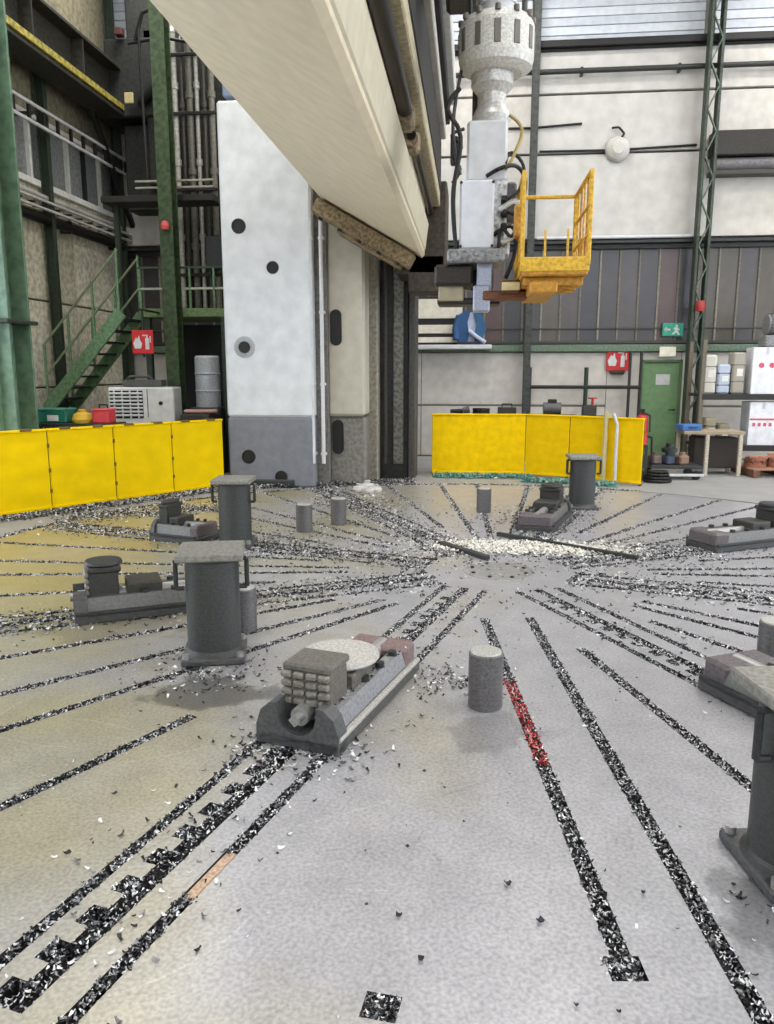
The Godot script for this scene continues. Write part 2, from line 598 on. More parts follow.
	while x < 13.8:
		var s := begin()
		bx(s, Vector3(x + 0.18, 3.09, BACK - 0.1), Vector3(0.325, 1.7, 0.012), 0.002)
		done(s, "pane", glass[[0, 1, 0, 2, 3, 0, 4, 1, 3][i % 9]] if x < 4.1 else glass[[4, 1, 4][i % 3]], win)
		s = begin()
		bx(s, Vector3(x, 3.09, BACK - 0.09), Vector3(0.035, 1.7, 0.05), 0.004)
		done(s, "mullion", mull_m if i % 3 else mat(Color8(150, 146, 130), 0.7, 0.0, "worn", 1.0), win)
		x += 0.36
		i += 1
	st = begin()
	bx(st, Vector3(3.25, 2.11, BACK + 0.02), Vector3(21.4, 0.13, 0.2), 0.01)
	tag(done(st, "trim_3", mat(Color8(112, 132, 112), 0.7, 0.0, "worn", 1.2)), "green painted sill under the dark window band", "trim", "", "structure")
	# steel columns standing against the wall
	st = begin()
	ibeam(st, Vector3(1.08, 0, BACK + 0.22), Vector3(1.08, 10.0, BACK + 0.22), 0.13, 0.14, Vector3(0, 0, 1), 0.02)
	tag(done(st, "steel_column", mat(Color8(66, 70, 66), 0.6, 0.0, "dirty", 1.0)), "thin dark steel column on the back wall behind the yellow cage", "column", "", "structure")
	var c2 := thing("steel_column", "green laced steel column on the back wall beside the green door", "column", Vector3(4.14, 0, BACK + 0.28), 0.0, "", "structure")
	for s0 in [-1.0, 1.0]:
		var s := begin()
		bx(s, Vector3(s0 * 0.1, 5.0, 0), Vector3(0.05, 10.0, 0.22), 0.006)
		done(s, "channel", mat(Color8(66, 78, 66), 0.6, 0.0, "dirty", 1.0), c2)
	var lace := begin()
	bx(lace, Vector3.ZERO, Vector3(0.02, 0.4, 0.06), 0.003)
	var lm2 := lace.commit()
	for k in 22:
		put(lm2, "lacing_bar", mat(Color8(110, 126, 108), 0.6, 0.0, "dirty", 1.0), c2, Transform3D(Basis(Vector3(0, 0, 1), 0.42 * (1 if k % 2 else -1)), Vector3(0, 0.3 + k * 0.38, 0.1)))

func build_left_wall() -> void:
	var w := thing("wall_left", "stained cream left wall of the hall with sheet joints", "wall", Vector3.ZERO, 0.0, "", "structure")
	var st := begin()
	for q in [[0.0, 0.5, -15.8, 9.3], [4.2, 10.0, -15.8, 9.3], [0.5, 4.2, -15.8, -9.0], [0.5, 4.2, -0.5, 9.3]]:
		bx(st, Vector3(LEFT - 0.2, (q[0] + q[1]) / 2, (q[2] + q[3]) / 2), Vector3(0.2, q[1] - q[0], q[3] - q[2]), 0.005)
	done(st, "wall_body", mat(Color8(110, 106, 92), 0.8), w)
	var low := [mat(Color8(226, 220, 198), 0.75, 0.0, "worn", 0.45), mat(Color8(220, 214, 190), 0.75, 0.0, "worn", 0.5)]
	var up := [mat(Color8(150, 142, 116), 0.75, 0.0, "worn", 0.5), mat(Color8(140, 132, 108), 0.75, 0.0, "worn", 0.5)]
	var z := -15.4
	var k := 0
	while z < 9.0:
		for row in [[0.02, 1.4], [1.43, 2.8], [2.83, 4.2], [4.24, 4.6], [5.66, 6.8], [6.83, 9.9]]:
			var s := begin()
			var y0: float = row[0]
			var y1: float = row[1]
			if y1 < 4.21 and z > -10.5 and z < 0.0: continue
			bx(s, Vector3(LEFT - 0.05, (y0 + y1) / 2, z + 0.9), Vector3(0.1, y1 - y0, 1.79), 0.008)
			done(s, "panel", (up if y0 > 5.5 else low)[(k + int(y0)) % 2], w)
		z += 1.8
		k += 1
	var win := thing("window_3", "row of grey window panes with white frames high on the left wall", "window", Vector3.ZERO, 0.0, "", "structure")
	z = -15.4
	k = 0
	var pane_m := mat(Color8(150, 154, 156), 0.3, 0.0, "worn", 0.8)
	var frame_m := mat(Color8(235, 236, 232), 0.6)
	while z < 3.0:
		var s := begin()
		bx(s, Vector3(LEFT - 0.06, 5.12, z + 0.3), Vector3(0.02, 1.0, 0.56), 0.003)
		done(s, "pane", pane_m, win)
		s = begin()
		bx(s, Vector3(LEFT - 0.03, 5.12, z), Vector3(0.1, 1.02, 0.06), 0.005)
		done(s, "mullion", frame_m if k % 2 else black, win)
		z += 0.6
		k += 1
	st = begin()
	bx(st, Vector3(LEFT, 4.64, -6.2), Vector3(0.14, 0.1, 18.4), 0.008)
	bx(st, Vector3(LEFT, 5.63, -6.2), Vector3(0.14, 0.08, 18.4), 0.008)
	done(st, "frame", frame_m, win)
	# crane runway girder with its rail
	var g := thing("crane_girder", "dark crane runway girder along the left wall with a yellow rail edge", "girder", Vector3.ZERO, 0.0, "", "structure")
	st = begin()
	ibeam(st, Vector3(-6.5, 6.58, BACK), Vector3(-6.5, 6.58, 6.0), 0.5, 0.8, Vector3.UP, 0.05)
	var zz := BACK + 1.0
	while zz < 5.0:
		bx(st, Vector3(-6.5, 6.58, zz), Vector3(0.46, 0.7, 0.03), 0.004)
		zz += 1.5
	done(st, "girder_body", mat(Color8(52, 50, 40), 0.7, 0.0, "dirty", 1.0), g)
	st = begin()
	bx(st, Vector3(-6.27, 6.31, -4.7), Vector3(0.08, 0.1, 21.4), 0.006)
	done(st, "edge_strip", mat(Color8(188, 172, 78), 0.6, 0.0, "dirty", 1.0), g)
	st = begin()
	bx(st, Vector3(-6.5, 7.05, -4.7), Vector3(0.1, 0.14, 21.4), 0.02)
	done(st, "rail", iron_dark, g)
	# wall columns
	for q in [-12.6, -15.3, -9.9, -6.2]:
		st = begin()
		ibeam(st, Vector3(LEFT + 0.14, 0, q), Vector3(LEFT + 0.14, 9.9, q), 0.1, 0.16, Vector3(1, 0, 0), 0.02)
		tag(done(st, "wall_post", green_dark), {-12.6: "dark green steel post on the left wall beside the near end of the stairs", -15.3: "dark green steel post in the far corner of the left wall", -9.9: "dark green post on the left wall behind the big green column", -6.2: "dark green post on the left wall outside the view"}[q], "post", "", "structure")
	# cable trays and pipes along the wall
	var names_ := ["white cable tray with dark rungs running along the left wall under the girder", "thin grey pipe below the windows of the left wall", "thicker dark pipe lowest of the runs on the left wall", "lower cable tray under the windows of the left wall"]
	var tr := thing("cable_tray", names_[0], "cable tray")
	st = begin()
	for yy in [5.40, 5.66]:
		bx(st, Vector3(LEFT + 0.32, yy, -8.0), Vector3(0.04, 0.05, 15.0), 0.006)
	done(st, "side_rail", white, tr)
	var rung := begin()
	bx(rung, Vector3.ZERO, Vector3(0.05, 0.3, 0.05), 0.006)
	var rm := rung.commit()
	for i in 34:
		put(rm, "rung", black, tr, Transform3D(Basis(), Vector3(LEFT + 0.3, 5.53, -15.3 + i * 0.42)))
	for i in 4:
		st = begin()
		bx(st, Vector3(LEFT + 0.16, 5.53, -15.0 + i * 3.0), Vector3(0.32, 0.05, 0.05), 0.006)
		done(st, "bracket", iron_dark, tr)
	st = begin()
	cyl(st, Vector3(LEFT + 0.12, 4.42, -15.4), Vector3(LEFT + 0.12, 4.42, -2.0), 0.05, 0.05, 12)
	for i in 8: bx(st, Vector3(LEFT + 0.08, 4.42, -15.0 + i * 1.8), Vector3(0.16, 0.14, 0.05), 0.006)
	tag(done(st, "wall_pipe", mat(Color8(176, 176, 170), 0.5)), names_[1], "pipe")
	st = begin()
	cyl(st, Vector3(LEFT + 0.14, 4.08, -15.4), Vector3(LEFT + 0.14, 4.08, -2.0), 0.08, 0.08, 12)
	for i in 8: bx(st, Vector3(LEFT + 0.1, 4.08, -15.0 + i * 1.8), Vector3(0.2, 0.2, 0.06), 0.006)
	tag(done(st, "wall_pipe", black), names_[2], "pipe")
	tr = thing("cable_tray", names_[3], "cable tray")
	st = begin()
	for yy in [4.2, 4.32]:
		bx(st, Vector3(LEFT + 0.26, yy, -8.0), Vector3(0.04, 0.04, 15.0), 0.006)
	done(st, "side_rail", mat(Color8(190, 190, 184), 0.5), tr)
	st = begin()
	for i in 40: bx(st, Vector3(LEFT + 0.15, 4.26, -15.3 + i * 0.37), Vector3(0.26, 0.03, 0.04), 0.005)
	bits(done(st, "rungs", iron_dark, tr))
	# diagonal brace
	st = begin()
	bx(st, Vector3(LEFT + 0.3, 5.5, -14.6), Vector3(0.09, 2.7, 0.09), 0.01, Basis(Vector3.RIGHT, 0.72))
	tag(done(st, "wall_brace", black), "dark diagonal brace crossing the windows near the far left corner", "brace", "", "structure")

# ------------------------------------------------------------- round table
var slot_list := []     # [azimuth deg, r0, r1, side offset, width, notched]
func slot_setup() -> void:
	for k in 8:
		var az := 197.0 + 45.0 * k
		var sh := 0.0
		if k == 0:
			az = 195.6
			sh = -0.125
		if k == 7: az = 153.3
		slot_list.append([az, 0.62, 5.05, sh - 0.17, 0.05, false])
		slot_list.append([az, 0.62, 5.05, sh + 0.17, 0.05, false])
		slot_list.append([az, 0.62, 5.05, sh, 0.07, true])
		az = 197.0 + 45.0 * k
		if k != 7:
			slot_list.append([az + 11.2, 3.43 if k == 0 else 1.9, 5.05, 0.0, 0.058, false])
			slot_list.append([az + 20.2, 1.3, 5.05, 0.0, 0.058, false])
			slot_list.append([az + 26.5, 1.3, 5.05, 0.0, 0.058, false])
			slot_list.append([az + 35.0, 1.6, 5.05, 0.0, 0.058, false])
	slot_list.append([163.3, 1.9, 5.05, -0.115, 0.06, false])
	slot_list.append([173.9, 1.28, 5.05, 0.03, 0.062, false])
	slot_list.append([173.8, 1.29, 4.5, -0.288, 0.062, false])

func radial(az: float) -> Vector3:
	var a := deg_to_rad(az)
	return Vector3(sin(a), 0, -cos(a))

func across(az: float) -> Vector3:
	var a := deg_to_rad(az)
	return Vector3(-cos(a), 0, -sin(a))     # to the left of somebody looking outward along radial(az)

func build_table() -> void:
	slot_setup()
	var plate := plate_material()
	var t := thing("machine_table", "round stained steel machine table with radiating slots", "machine table", HUB)
	var csg := CSGCombiner3D.new()
	csg.name = "table_plate"
	t.add_child(csg)
	var d := CSGCylinder3D.new()
	d.name = "disc"
	d.radius = TABLE_R
	d.height = 0.4
	d.sides = 160
	d.position = Vector3(0, -0.2, 0)
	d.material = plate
	csg.add_child(d)
	var inside := mat(Color8(44, 43, 42), 0.7, 0.0, "worn", 2.0)
	var cut := func(c: Vector3, s: Vector3, yaw: float) -> void:
		var b := CSGBox3D.new()
		b.name = "slot_cut"
		b.operation = CSGShape3D.OPERATION_SUBTRACTION
		b.size = s
		b.position = c
		b.rotation.y = yaw
		b.material = inside
		csg.add_child(b, true)
	for s in slot_list:
		var az: float = s[0]
		var dir := radial(az)
		var c: Vector3 = dir * ((s[1] + s[2]) / 2) + across(az) * s[3]
		var yaw := atan2(dir.x, dir.z)
		cut.call(c, Vector3(s[4], 0.12, s[2] - s[1]), yaw)
		if s[5]:
			var r := 0.95
			while r < 5.1:
				cut.call(dir * r + across(az) * (s[3] - 0.055), Vector3(0.075, 0.12, 0.085), yaw)
				r += 0.162
	# square insertion pockets at slot ends
	cut.call(radial(173.8) * 4.50 + across(173.8) * -0.288, Vector3(0.105, 0.12, 0.095), -deg_to_rad(173.8))
	cut.call(radial(185.9) * 4.74, Vector3(0.10, 0.12, 0.09), -deg_to_rad(187.0))
	var st := begin()
	lathe(st, [Vector2(0.0, 0.004), Vector2(0.30, 0.004), Vector2(0.306, 0.0)], Vector3.ZERO, 48)
	done(st, "hub_cover", mat(Color8(150, 149, 147), 0.45, 0.1, "soft", 1.0), t)
	st = begin()
	for k in 8:
		var p := radial(45.0 * k + 20.0) * 0.24
		cyl(st, p + Vector3(0, 0.004, 0), p + Vector3(0, 0.016, 0), 0.018, 0.016, 6)
	bits(done(st, "hub_bolts", iron_dark, t))
	# tan strip lying in one slot of the near left triple
	var az := 195.6
	st = begin()
	var yaw2 := atan2(radial(az).x, radial(az).z)
	bx(st, HUB + radial(az) * 4.36 + across(az) * 0.045 + Vector3(0, -0.012, 0), Vector3(0.042, 0.02, 0.26), 0.004, Basis(Vector3.UP, yaw2))
	tag(done(st, "filler_strip", mat(Color8(206, 176, 150), 0.7, 0.0, "worn", 3.0)), "tan filler strip lying in the right slot of the near left triple", "strip")
	for q in [[Vector3(0.32, 0.0, -7.98), Vector3(1.55, 0.0, -7.05), 0.05, "long thin dark steel bar lying past the table centre"], [Vector3(-0.26, 0.0, -7.48), Vector3(0.19, 0.0, -6.91), 0.07, "short dark steel bar lying just left of the pale scrap at the table centre"]]:
		st = begin()
		var a: Vector3 = q[0]
		var b: Vector3 = q[1]
		bx(st, (a + b) / 2 + Vector3(0, 0.022, 0), Vector3(q[2], 0.04, a.distance_to(b)), 0.005, frame_of(b - a))
		tag(done(st, "steel_bar", iron_dark), q[3], "steel bar", "flat bars by the table centre")

# ------------------------------------------------------------- machine
func build_machine_column() -> void:
	var t := thing("machine_column", "huge light grey machine column with dark grey foot and round holes", "machine column")
	# main body, painted dark below 1 m
	var zf := -11.05
	var st := begin()
	bx(st, Vector3(-2.86, 3.165, zf - 1.2), Vector3(1.28, 4.27, 2.4), 0.03)
	done(st, "upper_body", grey_light, t)
	st = begin()
	bx(st, Vector3(-2.86, 0.515, zf - 1.2), Vector3(1.28, 1.03, 2.4), 0.03)
	done(st, "foot", grey_paint, t)
	st = begin()
	bx(st, Vector3(-3.02, 0.06, zf - 1.25), Vector3(1.0, 0.12, 2.6), 0.02)
	bx(st, Vector3(-3.2, 5.36, zf - 1.0), Vector3(0.5, 0.14, 1.2), 0.02)
	done(st, "base_flange", iron_dark, t)
	# recess with two vertical tubes
	st = begin()
	bx(st, Vector3(-2.14, 2.6, zf - 1.3), Vector3(0.2, 5.2, 2.2), 0.01)
	done(st, "recess", mat(Color8(122, 118, 112), 0.6, 0.0, "worn", 0.8), t)
	for x in [-2.235, -2.09]:
		st = begin()
		cyl(st, Vector3(x, 0.36, zf - 0.03), Vector3(x, 3.75, zf - 0.03), 0.028, 0.028, 12)
		for k in 4: bx(st, Vector3(x, 0.5 + k * 1.0, zf - 0.06), Vector3(0.08, 0.04, 0.1), 0.006)
		done(st, "tube", white, t)
	# second body, cream above, grey below
	st = begin()
	bx(st, Vector3(-1.79, 3.1, -12.5), Vector3(0.56, 4.14, 2.36), 0.04)
	done(st, "way_body", mat(Color8(196, 190, 172), 0.6, 0.0, "soft", 0.6, 0.1), t)
	st = begin()
	bx(st, Vector3(-1.79, 0.515, -12.56), Vector3(0.56, 1.03, 2.3), 0.04)
	done(st, "way_foot", mat(Color8(134, 130, 122), 0.6, 0.0, "worn", 0.8), t)
	for y in [2.3, 0.72]:
		st = begin()
		var pl := PackedVector2Array()
		for k in 24:
			var a := TAU * k / 24
			pl.append(Vector2(cos(a) * 0.085, sin(a) * 0.085 + (0.17 if sin(a) > 0 else -0.17)))
		prism(st, pl, 0.0, 0.02, Transform3D(Basis(), Vector3(-1.93, y, -11.325 if y > 1.0 else -11.415)))
		done(st, "oblong_hole", black, t)
	# vertical strip, then the dark guideway
	st = begin()
	bx(st, Vector3(-1.56, 2.6, -12.4), Vector3(0.06, 5.2, 1.9), 0.01)
	done(st, "seam", mat(Color8(84, 78, 66), 0.6, 0.0, "dirty", 0.8), t)
	st = begin()
	bx(st, Vector3(-1.46, 2.6, -12.6), Vector3(0.16, 5.2, 1.6), 0.02)
	done(st, "edge_strip", mat(Color8(150, 144, 128), 0.6, 0.0, "worn", 0.8), t)
	st = begin()
	bx(st, Vector3(-1.16, 2.6, -12.85), Vector3(0.46, 5.2, 1.5), 0.02)
	done(st, "guideway", mat(Color8(42, 42, 40), 0.45, 0.2, "dirty", 0.8), t)
	st = begin()
	bx(st, Vector3(-1.09, 2.7, -12.07), Vector3(0.16, 4.9, 0.06), 0.01)
	done(st, "guide_rail", mat(Color8(118, 116, 108), 0.4, 0.35, "dirty", 1.2), t)
	st = begin()
	bx(st, Vector3(-1.29, 2.7, -12.07), Vector3(0.05, 4.9, 0.05), 0.01)
	bx(st, Vector3(-0.88, 2.6, -12.35), Vector3(0.1, 5.2, 0.7), 0.01)
	done(st, "way_cover", mat(Color8(70, 68, 64), 0.5, 0.2, "worn", 1.0), t)
	# round holes in the face
	for q in [[-3.24, 3.67, 0.10], [-2.77, 3.11, 0.085], [-3.2, 0.45, 0.10], [-2.72, 0.16, 0.09]]:
		st = begin()
		lathe(st, [Vector2(0, 0.004), Vector2(q[2] * 0.8, 0.004), Vector2(q[2] * 0.82, 0.018), Vector2(q[2], 0.016), Vector2(q[2] * 1.04, 0.0)], Vector3.ZERO, 20)
		var o := done(st, "round_hole", black, t, Vector3(q[0], q[1], zf - 0.002))
		o.rotation.x = PI / 2
	st = begin()
	lathe(st, [Vector2(0, 0.03), Vector2(0.06, 0.03), Vector2(0.065, 0.012), Vector2(0.15, 0.012), Vector2(0.155, 0.0)], Vector3.ZERO, 24)
	for k in 8:
		var a := TAU * k / 8
		cyl(st, Vector3(cos(a) * 0.12, 0.01, sin(a) * 0.12), Vector3(cos(a) * 0.12, 0.03, sin(a) * 0.12), 0.016, 0.016, 6)
	var fl := done(st, "bolted_flange", mat(Color8(190, 192, 192), 0.5, 0.1, "worn", 3.0), t, Vector3(-3.21, 2.02, zf - 0.002))
	fl.rotation.x = PI / 2
	st = begin()
	lathe(st, [Vector2(0, 0.036), Vector2(0.08, 0.036), Vector2(0.085, 0.02)], Vector3.ZERO, 16)
	var hb := done(st, "bore", black, t, Vector3(-3.21, 2.02, zf))
	hb.rotation.x = PI / 2
	# little blue-grey fitting on the column head
	st = begin()
	bx(st, Vector3(-3.3, 5.5, -11.4), Vector3(0.34, 0.18, 0.3), 0.02)
	cyl(st, Vector3(-3.2, 5.58, -11.4), Vector3(-3.2, 5.72, -11.4), 0.05, 0.05, 12)
	tag(done(st, "junction_box", mat(Color8(120, 134, 156), 0.5)), "small blue-grey junction box on top of the machine column", "box")

func build_crossrail() -> void:
	var t := thing("crossrail", "long cream overhead crossrail of the machine with dark guideways", "crossrail")
	var z0 := -11.0
	var z1 := 1.5
	var st := begin()
	# slanted underside and back of the casting
	prism(st, PackedVector2Array([Vector2(-2.04, 3.98), Vector2(-0.68, 3.2), Vector2(-0.64, 3.24), Vector2(-0.64, 5.6), Vector2(-2.04, 5.6)]), z0, z1)
	done(st, "casting", cream, t)
	st = begin()
	prism(st, PackedVector2Array([Vector2(-0.645, 3.28), Vector2(-0.625, 3.3), Vector2(-0.585, 3.62), Vector2(-0.645, 3.62)]), z0 + 0.1, z1)
	done(st, "lower_lip", mat(Color8(206, 198, 172), 0.55, 0.0, "soft", 0.7), t)
	# feed screw in its groove
	st = begin()
	cyl(st, Vector3(-0.56, 3.77, -6.7), Vector3(-0.56, 3.77, z1), 0.062, 0.062, 18)
	done(st, "feed_screw", mat(Color8(30, 28, 26), 0.4, 0.5, "fine", 3.0), t)
	st = begin()
	cyl(st, Vector3(-0.56, 3.77, z0 + 0.1), Vector3(-0.56, 3.77, -7.4), 0.04, 0.04, 18)
	done(st, "feed_screw", mat(Color8(44, 40, 36), 0.4, 0.5, "fine", 3.0), t)
	for z in [-6.85, -7.55]:
		st = begin()
		bx(st, Vector3(-0.57, 3.74, z), Vector3(0.16, 0.2, 0.14), 0.03)
		cyl(st, Vector3(-0.56, 3.74, z + 0.06), Vector3(-0.56, 3.74, z + 0.12), 0.07, 0.06, 16)
		done(st, "screw_bearing", mat(Color8(160, 142, 112), 0.6, 0.1, "dirty", 2.0), t)
	st = begin()
	bx(st, Vector3(-0.54, 3.95, (z0 + z1) / 2), Vector3(0.2, 0.18, z1 - z0), 0.012)
	done(st, "lower_way", mat(Color8(196, 184, 150), 0.5, 0.1, "worn", 0.8), t)
	st = begin()
	bx(st, Vector3(-0.53, 4.36, (z0 + z1) / 2), Vector3(0.2, 0.64, z1 - z0), 0.012)
	done(st, "way_cover", mat(Color8(16, 15, 14), 0.7, 0.0, "soft", 1.0), t)
	st = begin()
	bx(st, Vector3(-0.51, 4.78, (z0 + z1) / 2), Vector3(0.28, 0.16, z1 - z0), 0.012)
	done(st, "upper_way", mat(Color8(206, 202, 192), 0.4, 0.2, "soft", 0.8), t)
	st = begin()
	bx(st, Vector3(-0.47, 4.99, (z0 + z1) / 2), Vector3(0.3, 0.22, z1 - z0), 0.012)
	done(st, "upper_groove", mat(Color8(14, 14, 14), 0.7, 0.0, "soft", 1.0), t)
	st = begin()
	bx(st, Vector3(-0.45, 5.28, (z0 + z1) / 2), Vector3(0.4, 0.32, z1 - z0), 0.012)
	done(st, "top_cover", mat(Color8(222, 222, 218), 0.45, 0.05, "soft", 0.8), t)
	# shoe between crossrail end and column
	st = begin()
	var xf := Transform3D(Basis(Vector3(0, 0, 1), -0.52), Vector3(-1.45, 3.5, z0 + 0.02))
	bx(st, xf * Vector3(0, 0, 0.12), Vector3(1.5, 0.2, 0.34), 0.02, xf.basis)
	bx(st, xf * Vector3(0.15, -0.1, 0.0), Vector3(1.0, 0.12, 0.3), 0.02, xf.basis)
	done(st, "end_shoe", mat(Color8(150, 130, 96), 0.7, 0.1, "dirty", 1.5), t)
	st = begin()
	for k in 5:
		var p: Vector3 = xf * Vector3(-0.6 + k * 0.3, -0.09, 0.2)
		cyl(st, p, p - xf.basis.y * 0.05, 0.035, 0.03, 6)
	bits(done(st, "shoe_bolts", iron_dark, t))
	# head block at the column face
	st = begin()
	bx(st, Vector3(-0.62, 3.0, -11.3), Vector3(0.5, 0.5, 0.5), 0.02)
	bx(st, Vector3(-0.7, 3.6, -11.5), Vector3(0.7, 1.2, 0.9), 0.02)
	done(st, "clamp_block", mat(Color8(62, 52, 40), 0.6, 0.1, "dirty", 1.0), t)

func build_ram() -> void:
	var t := thing("ram_head", "white vertical ram head with round collar hanging from the crossrail", "ram head")
	var z := -6.5
	var st := begin()
	bx(st, Vector3(-0.11, 5.0, z - 0.1), Vector3(0.27, 0.9, 0.8), 0.03)
	bx(st, Vector3(0.08, 3.3, z - 0.24), Vector3(0.2, 1.9, 0.12), 0.02)
	done(st, "saddle", mat(Color8(70, 68, 64), 0.5, 0.2, "worn", 1.2), t)
	st = begin()
	lathe(st, [Vector2(0.0, 3.92), Vector2(0.2, 3.92), Vector2(0.27, 3.96), Vector2(0.285, 4.02), Vector2(0.285, 4.24), Vector2(0.26, 4.29), Vector2(0.0, 4.29)], Vector3(0.155, 0, z), 40)
	done(st, "collar", mat(Color8(226, 224, 216), 0.45, 0.1, "worn", 2.5), t)
	st = begin()
	for k in 12:
		var a := TAU * k / 12
		var c := Vector3(0.155 + cos(a) * 0.27, 0, z + sin(a) * 0.27)
		cyl(st, c + Vector3(0, 4.27, 0), c + Vector3(0, 4.31, 0), 0.022, 0.022, 6)
		var c2 := Vector3(0.155 + cos(a) * 0.285, 4.13, z + sin(a) * 0.285)
		bx(st, c2, Vector3(0.012, 0.16, 0.05), 0.004, Basis(Vector3.UP, -a))
	bits(done(st, "collar_bolts", mat(Color8(120, 116, 108), 0.5, 0.3), t))
	st = begin()
	cyl(st, Vector3(0.16, 4.25, z), Vector3(0.16, 6.4, z), 0.13, 0.13, 28)
	for k in 4: cyl(st, Vector3(0.16, 4.4 + k * 0.45, z), Vector3(0.16, 4.44 + k * 0.45, z), 0.145, 0.145, 28)
	done(st, "upper_column", white, t)
	st = begin()
	for s in [-1.0, 1.0]:
		cyl(st, Vector3(0.16 + s * 0.2, 4.28, z), Vector3(0.16 + s * 0.2, 6.4, z), 0.022, 0.022, 10)
	done(st, "guide_rods", mat(Color8(90, 90, 90), 0.3, 0.6), t)
	st = begin()
	lathe(st, [Vector2(0.0, 3.55), Vector2(0.13, 3.55), Vector2(0.15, 3.62), Vector2(0.11, 3.7), Vector2(0.11, 3.78), Vector2(0.16, 3.84), Vector2(0.16, 3.94)], Vector3(0.13, 0, z), 28)
	done(st, "neck", mat(Color8(216, 214, 208), 0.4, 0.3, "worn", 2.0), t)
	st = begin()
	bx(st, Vector3(0.1, 3.34, z), Vector3(0.31, 0.44, 0.34), 0.02)
	done(st, "middle_cover", white, t)
	st = begin()
	bx(st, Vector3(0.03, 2.86, z + 0.1), Vector3(0.26, 0.5, 0.36), 0.015)
	done(st, "lower_cover", mat(Color8(222, 225, 231), 0.45, 0.0, "soft", 1.0), t)
	st = begin()
	for q in [[-0.09, 3.09], [0.15, 3.09], [-0.09, 2.63], [0.15, 2.63]]:
		cyl(st, Vector3(q[0], q[1], z + 0.27), Vector3(q[0], q[1], z + 0.29), 0.012, 0.012, 6)
	bits(done(st, "cover_screws", iron_dark, t))
	for y in [2.76, 2.86, 2.96]:
		st = begin()
		bx(st, Vector3(0.24, y + 0.02, z + 0.18), Vector3(0.05, 0.06, 0.05), 0.01)
		cyl(st, Vector3(0.24, y + 0.02, z + 0.2), Vector3(0.24, y + 0.02, z + 0.26), 0.022, 0.018, 8)
		done(st, "hose_fitting", black, t)
	st = begin()
	bx(st, Vector3(-0.15, 3.36, z + 0.1), Vector3(0.06, 0.2, 0.1), 0.01)
	done(st, "sensor_box", iron_dark, t)
	st = begin()
	bx(st, Vector3(0.3, 3.0, z - 0.06), Vector3(0.08, 0.3, 0.12), 0.015)
	done(st, "valve_bank", iron, t)
	st = begin()
	bx(st, Vector3(0.2, 2.9, z + 0.04), Vector3(0.12, 0.56, 0.24), 0.02)
	bx(st, Vector3(0.24, 2.64, z + 0.06), Vector3(0.1, 0.14, 0.2), 0.02)
	done(st, "side_block", mat(Color8(206, 206, 204), 0.45, 0.2, "dirty", 2.0), t)
	st = begin()
	bx(st, Vector3(0.03, 2.56, z + 0.06), Vector3(0.44, 0.1, 0.5), 0.015)
	for k in 5: cyl(st, Vector3(-0.14 + k * 0.085, 2.57, z + 0.3), Vector3(-0.14 + k * 0.085, 2.57, z + 0.33), 0.02, 0.02, 6)
	done(st, "flange", mat(Color8(150, 150, 150), 0.4, 0.3, "dirty", 2.0), t)
	st = begin()
	bx(st, Vector3(0.1, 2.38, z + 0.12), Vector3(0.12, 0.3, 0.16), 0.01)
	bx(st, Vector3(0.08, 2.25, z + 0.14), Vector3(0.13, 0.2, 0.14), 0.01)
	done(st, "tool_holder", mat(Color8(176, 182, 198), 0.35, 0.4, "fine", 2.0), t)
	st = begin()
	bx(st, Vector3(-0.14, 2.43, z), Vector3(0.3, 0.16, 0.4), 0.02)
	bx(st, Vector3(-0.02, 2.24, z - 0.06), Vector3(0.5, 0.05, 0.3), 0.01)
	done(st, "tool_clamp", mat(Color8(48, 40, 34), 0.5, 0.2, "worn", 2.0), t)
	st = begin()
	bx(st, Vector3(-0.16, 2.3, z + 0.08), Vector3(0.2, 0.12, 0.1), 0.01)
	done(st, "cream_spacer", mat(Color8(178, 166, 138), 0.6), t)
	# hoses that loop round the head
	var hose := func(pts: Array, r: float, m: Material) -> void:
		var c := Curve3D.new()
		c.bake_interval = 0.01
		for i in pts.size():
			var p: Vector3 = pts[i]
			var d := Vector3.ZERO
			if i > 0 and i < pts.size() - 1: d = ((pts[i + 1] as Vector3) - (pts[i - 1] as Vector3)) * 0.2
			c.add_point(p, -d, d)
		var s := begin()
		var n := 18
		var q := []
		for k in n + 1: q.append(c.sample_baked(c.get_baked_length() * k / n))
		tube(s, q, r, 8)
		done(s, "hose", m, t)
	hose.call([Vector3(-0.12, 3.8, z + 0.1), Vector3(-0.2, 3.6, z + 0.3), Vector3(-0.1, 3.4, z + 0.3), Vector3(-0.15, 3.0, z + 0.28), Vector3(-0.12, 2.6, z + 0.26)], 0.018, black)
	hose.call([Vector3(-0.1, 4.0, z), Vector3(-0.16, 3.5, z + 0.22), Vector3(-0.1, 3.15, z + 0.26)], 0.014, mat(Color8(60, 60, 64), 0.5))
	hose.call([Vector3(0.1, 3.15, z + 0.2), Vector3(0.22, 3.2, z + 0.24), Vector3(0.34, 3.22, z + 0.14), Vector3(0.4, 3.1, z + 0.1), Vector3(0.36, 2.9, z + 0.12)], 0.016, black)
	hose.call([Vector3(0.16, 2.72, z + 0.2), Vector3(0.3, 2.78, z + 0.22), Vector3(0.33, 2.6, z + 0.2), Vector3(0.26, 2.4, z + 0.18)], 0.016, black)
	hose.call([Vector3(0.26, 3.6, z + 0.12), Vector3(0.36, 3.5, z + 0.1), Vector3(0.3, 3.3, z + 0.16), Vector3(0.24, 3.2, z + 0.18)], 0.014, mat(Color8(170, 150, 90), 0.5))
	hose.call([Vector3(0.26, 2.98, z + 0.24), Vector3(0.36, 3.06, z + 0.2), Vector3(0.38, 3.24, z + 0.1), Vector3(0.28, 3.34, z + 0.1), Vector3(0.24, 3.24, z + 0.16)], 0.013, black)
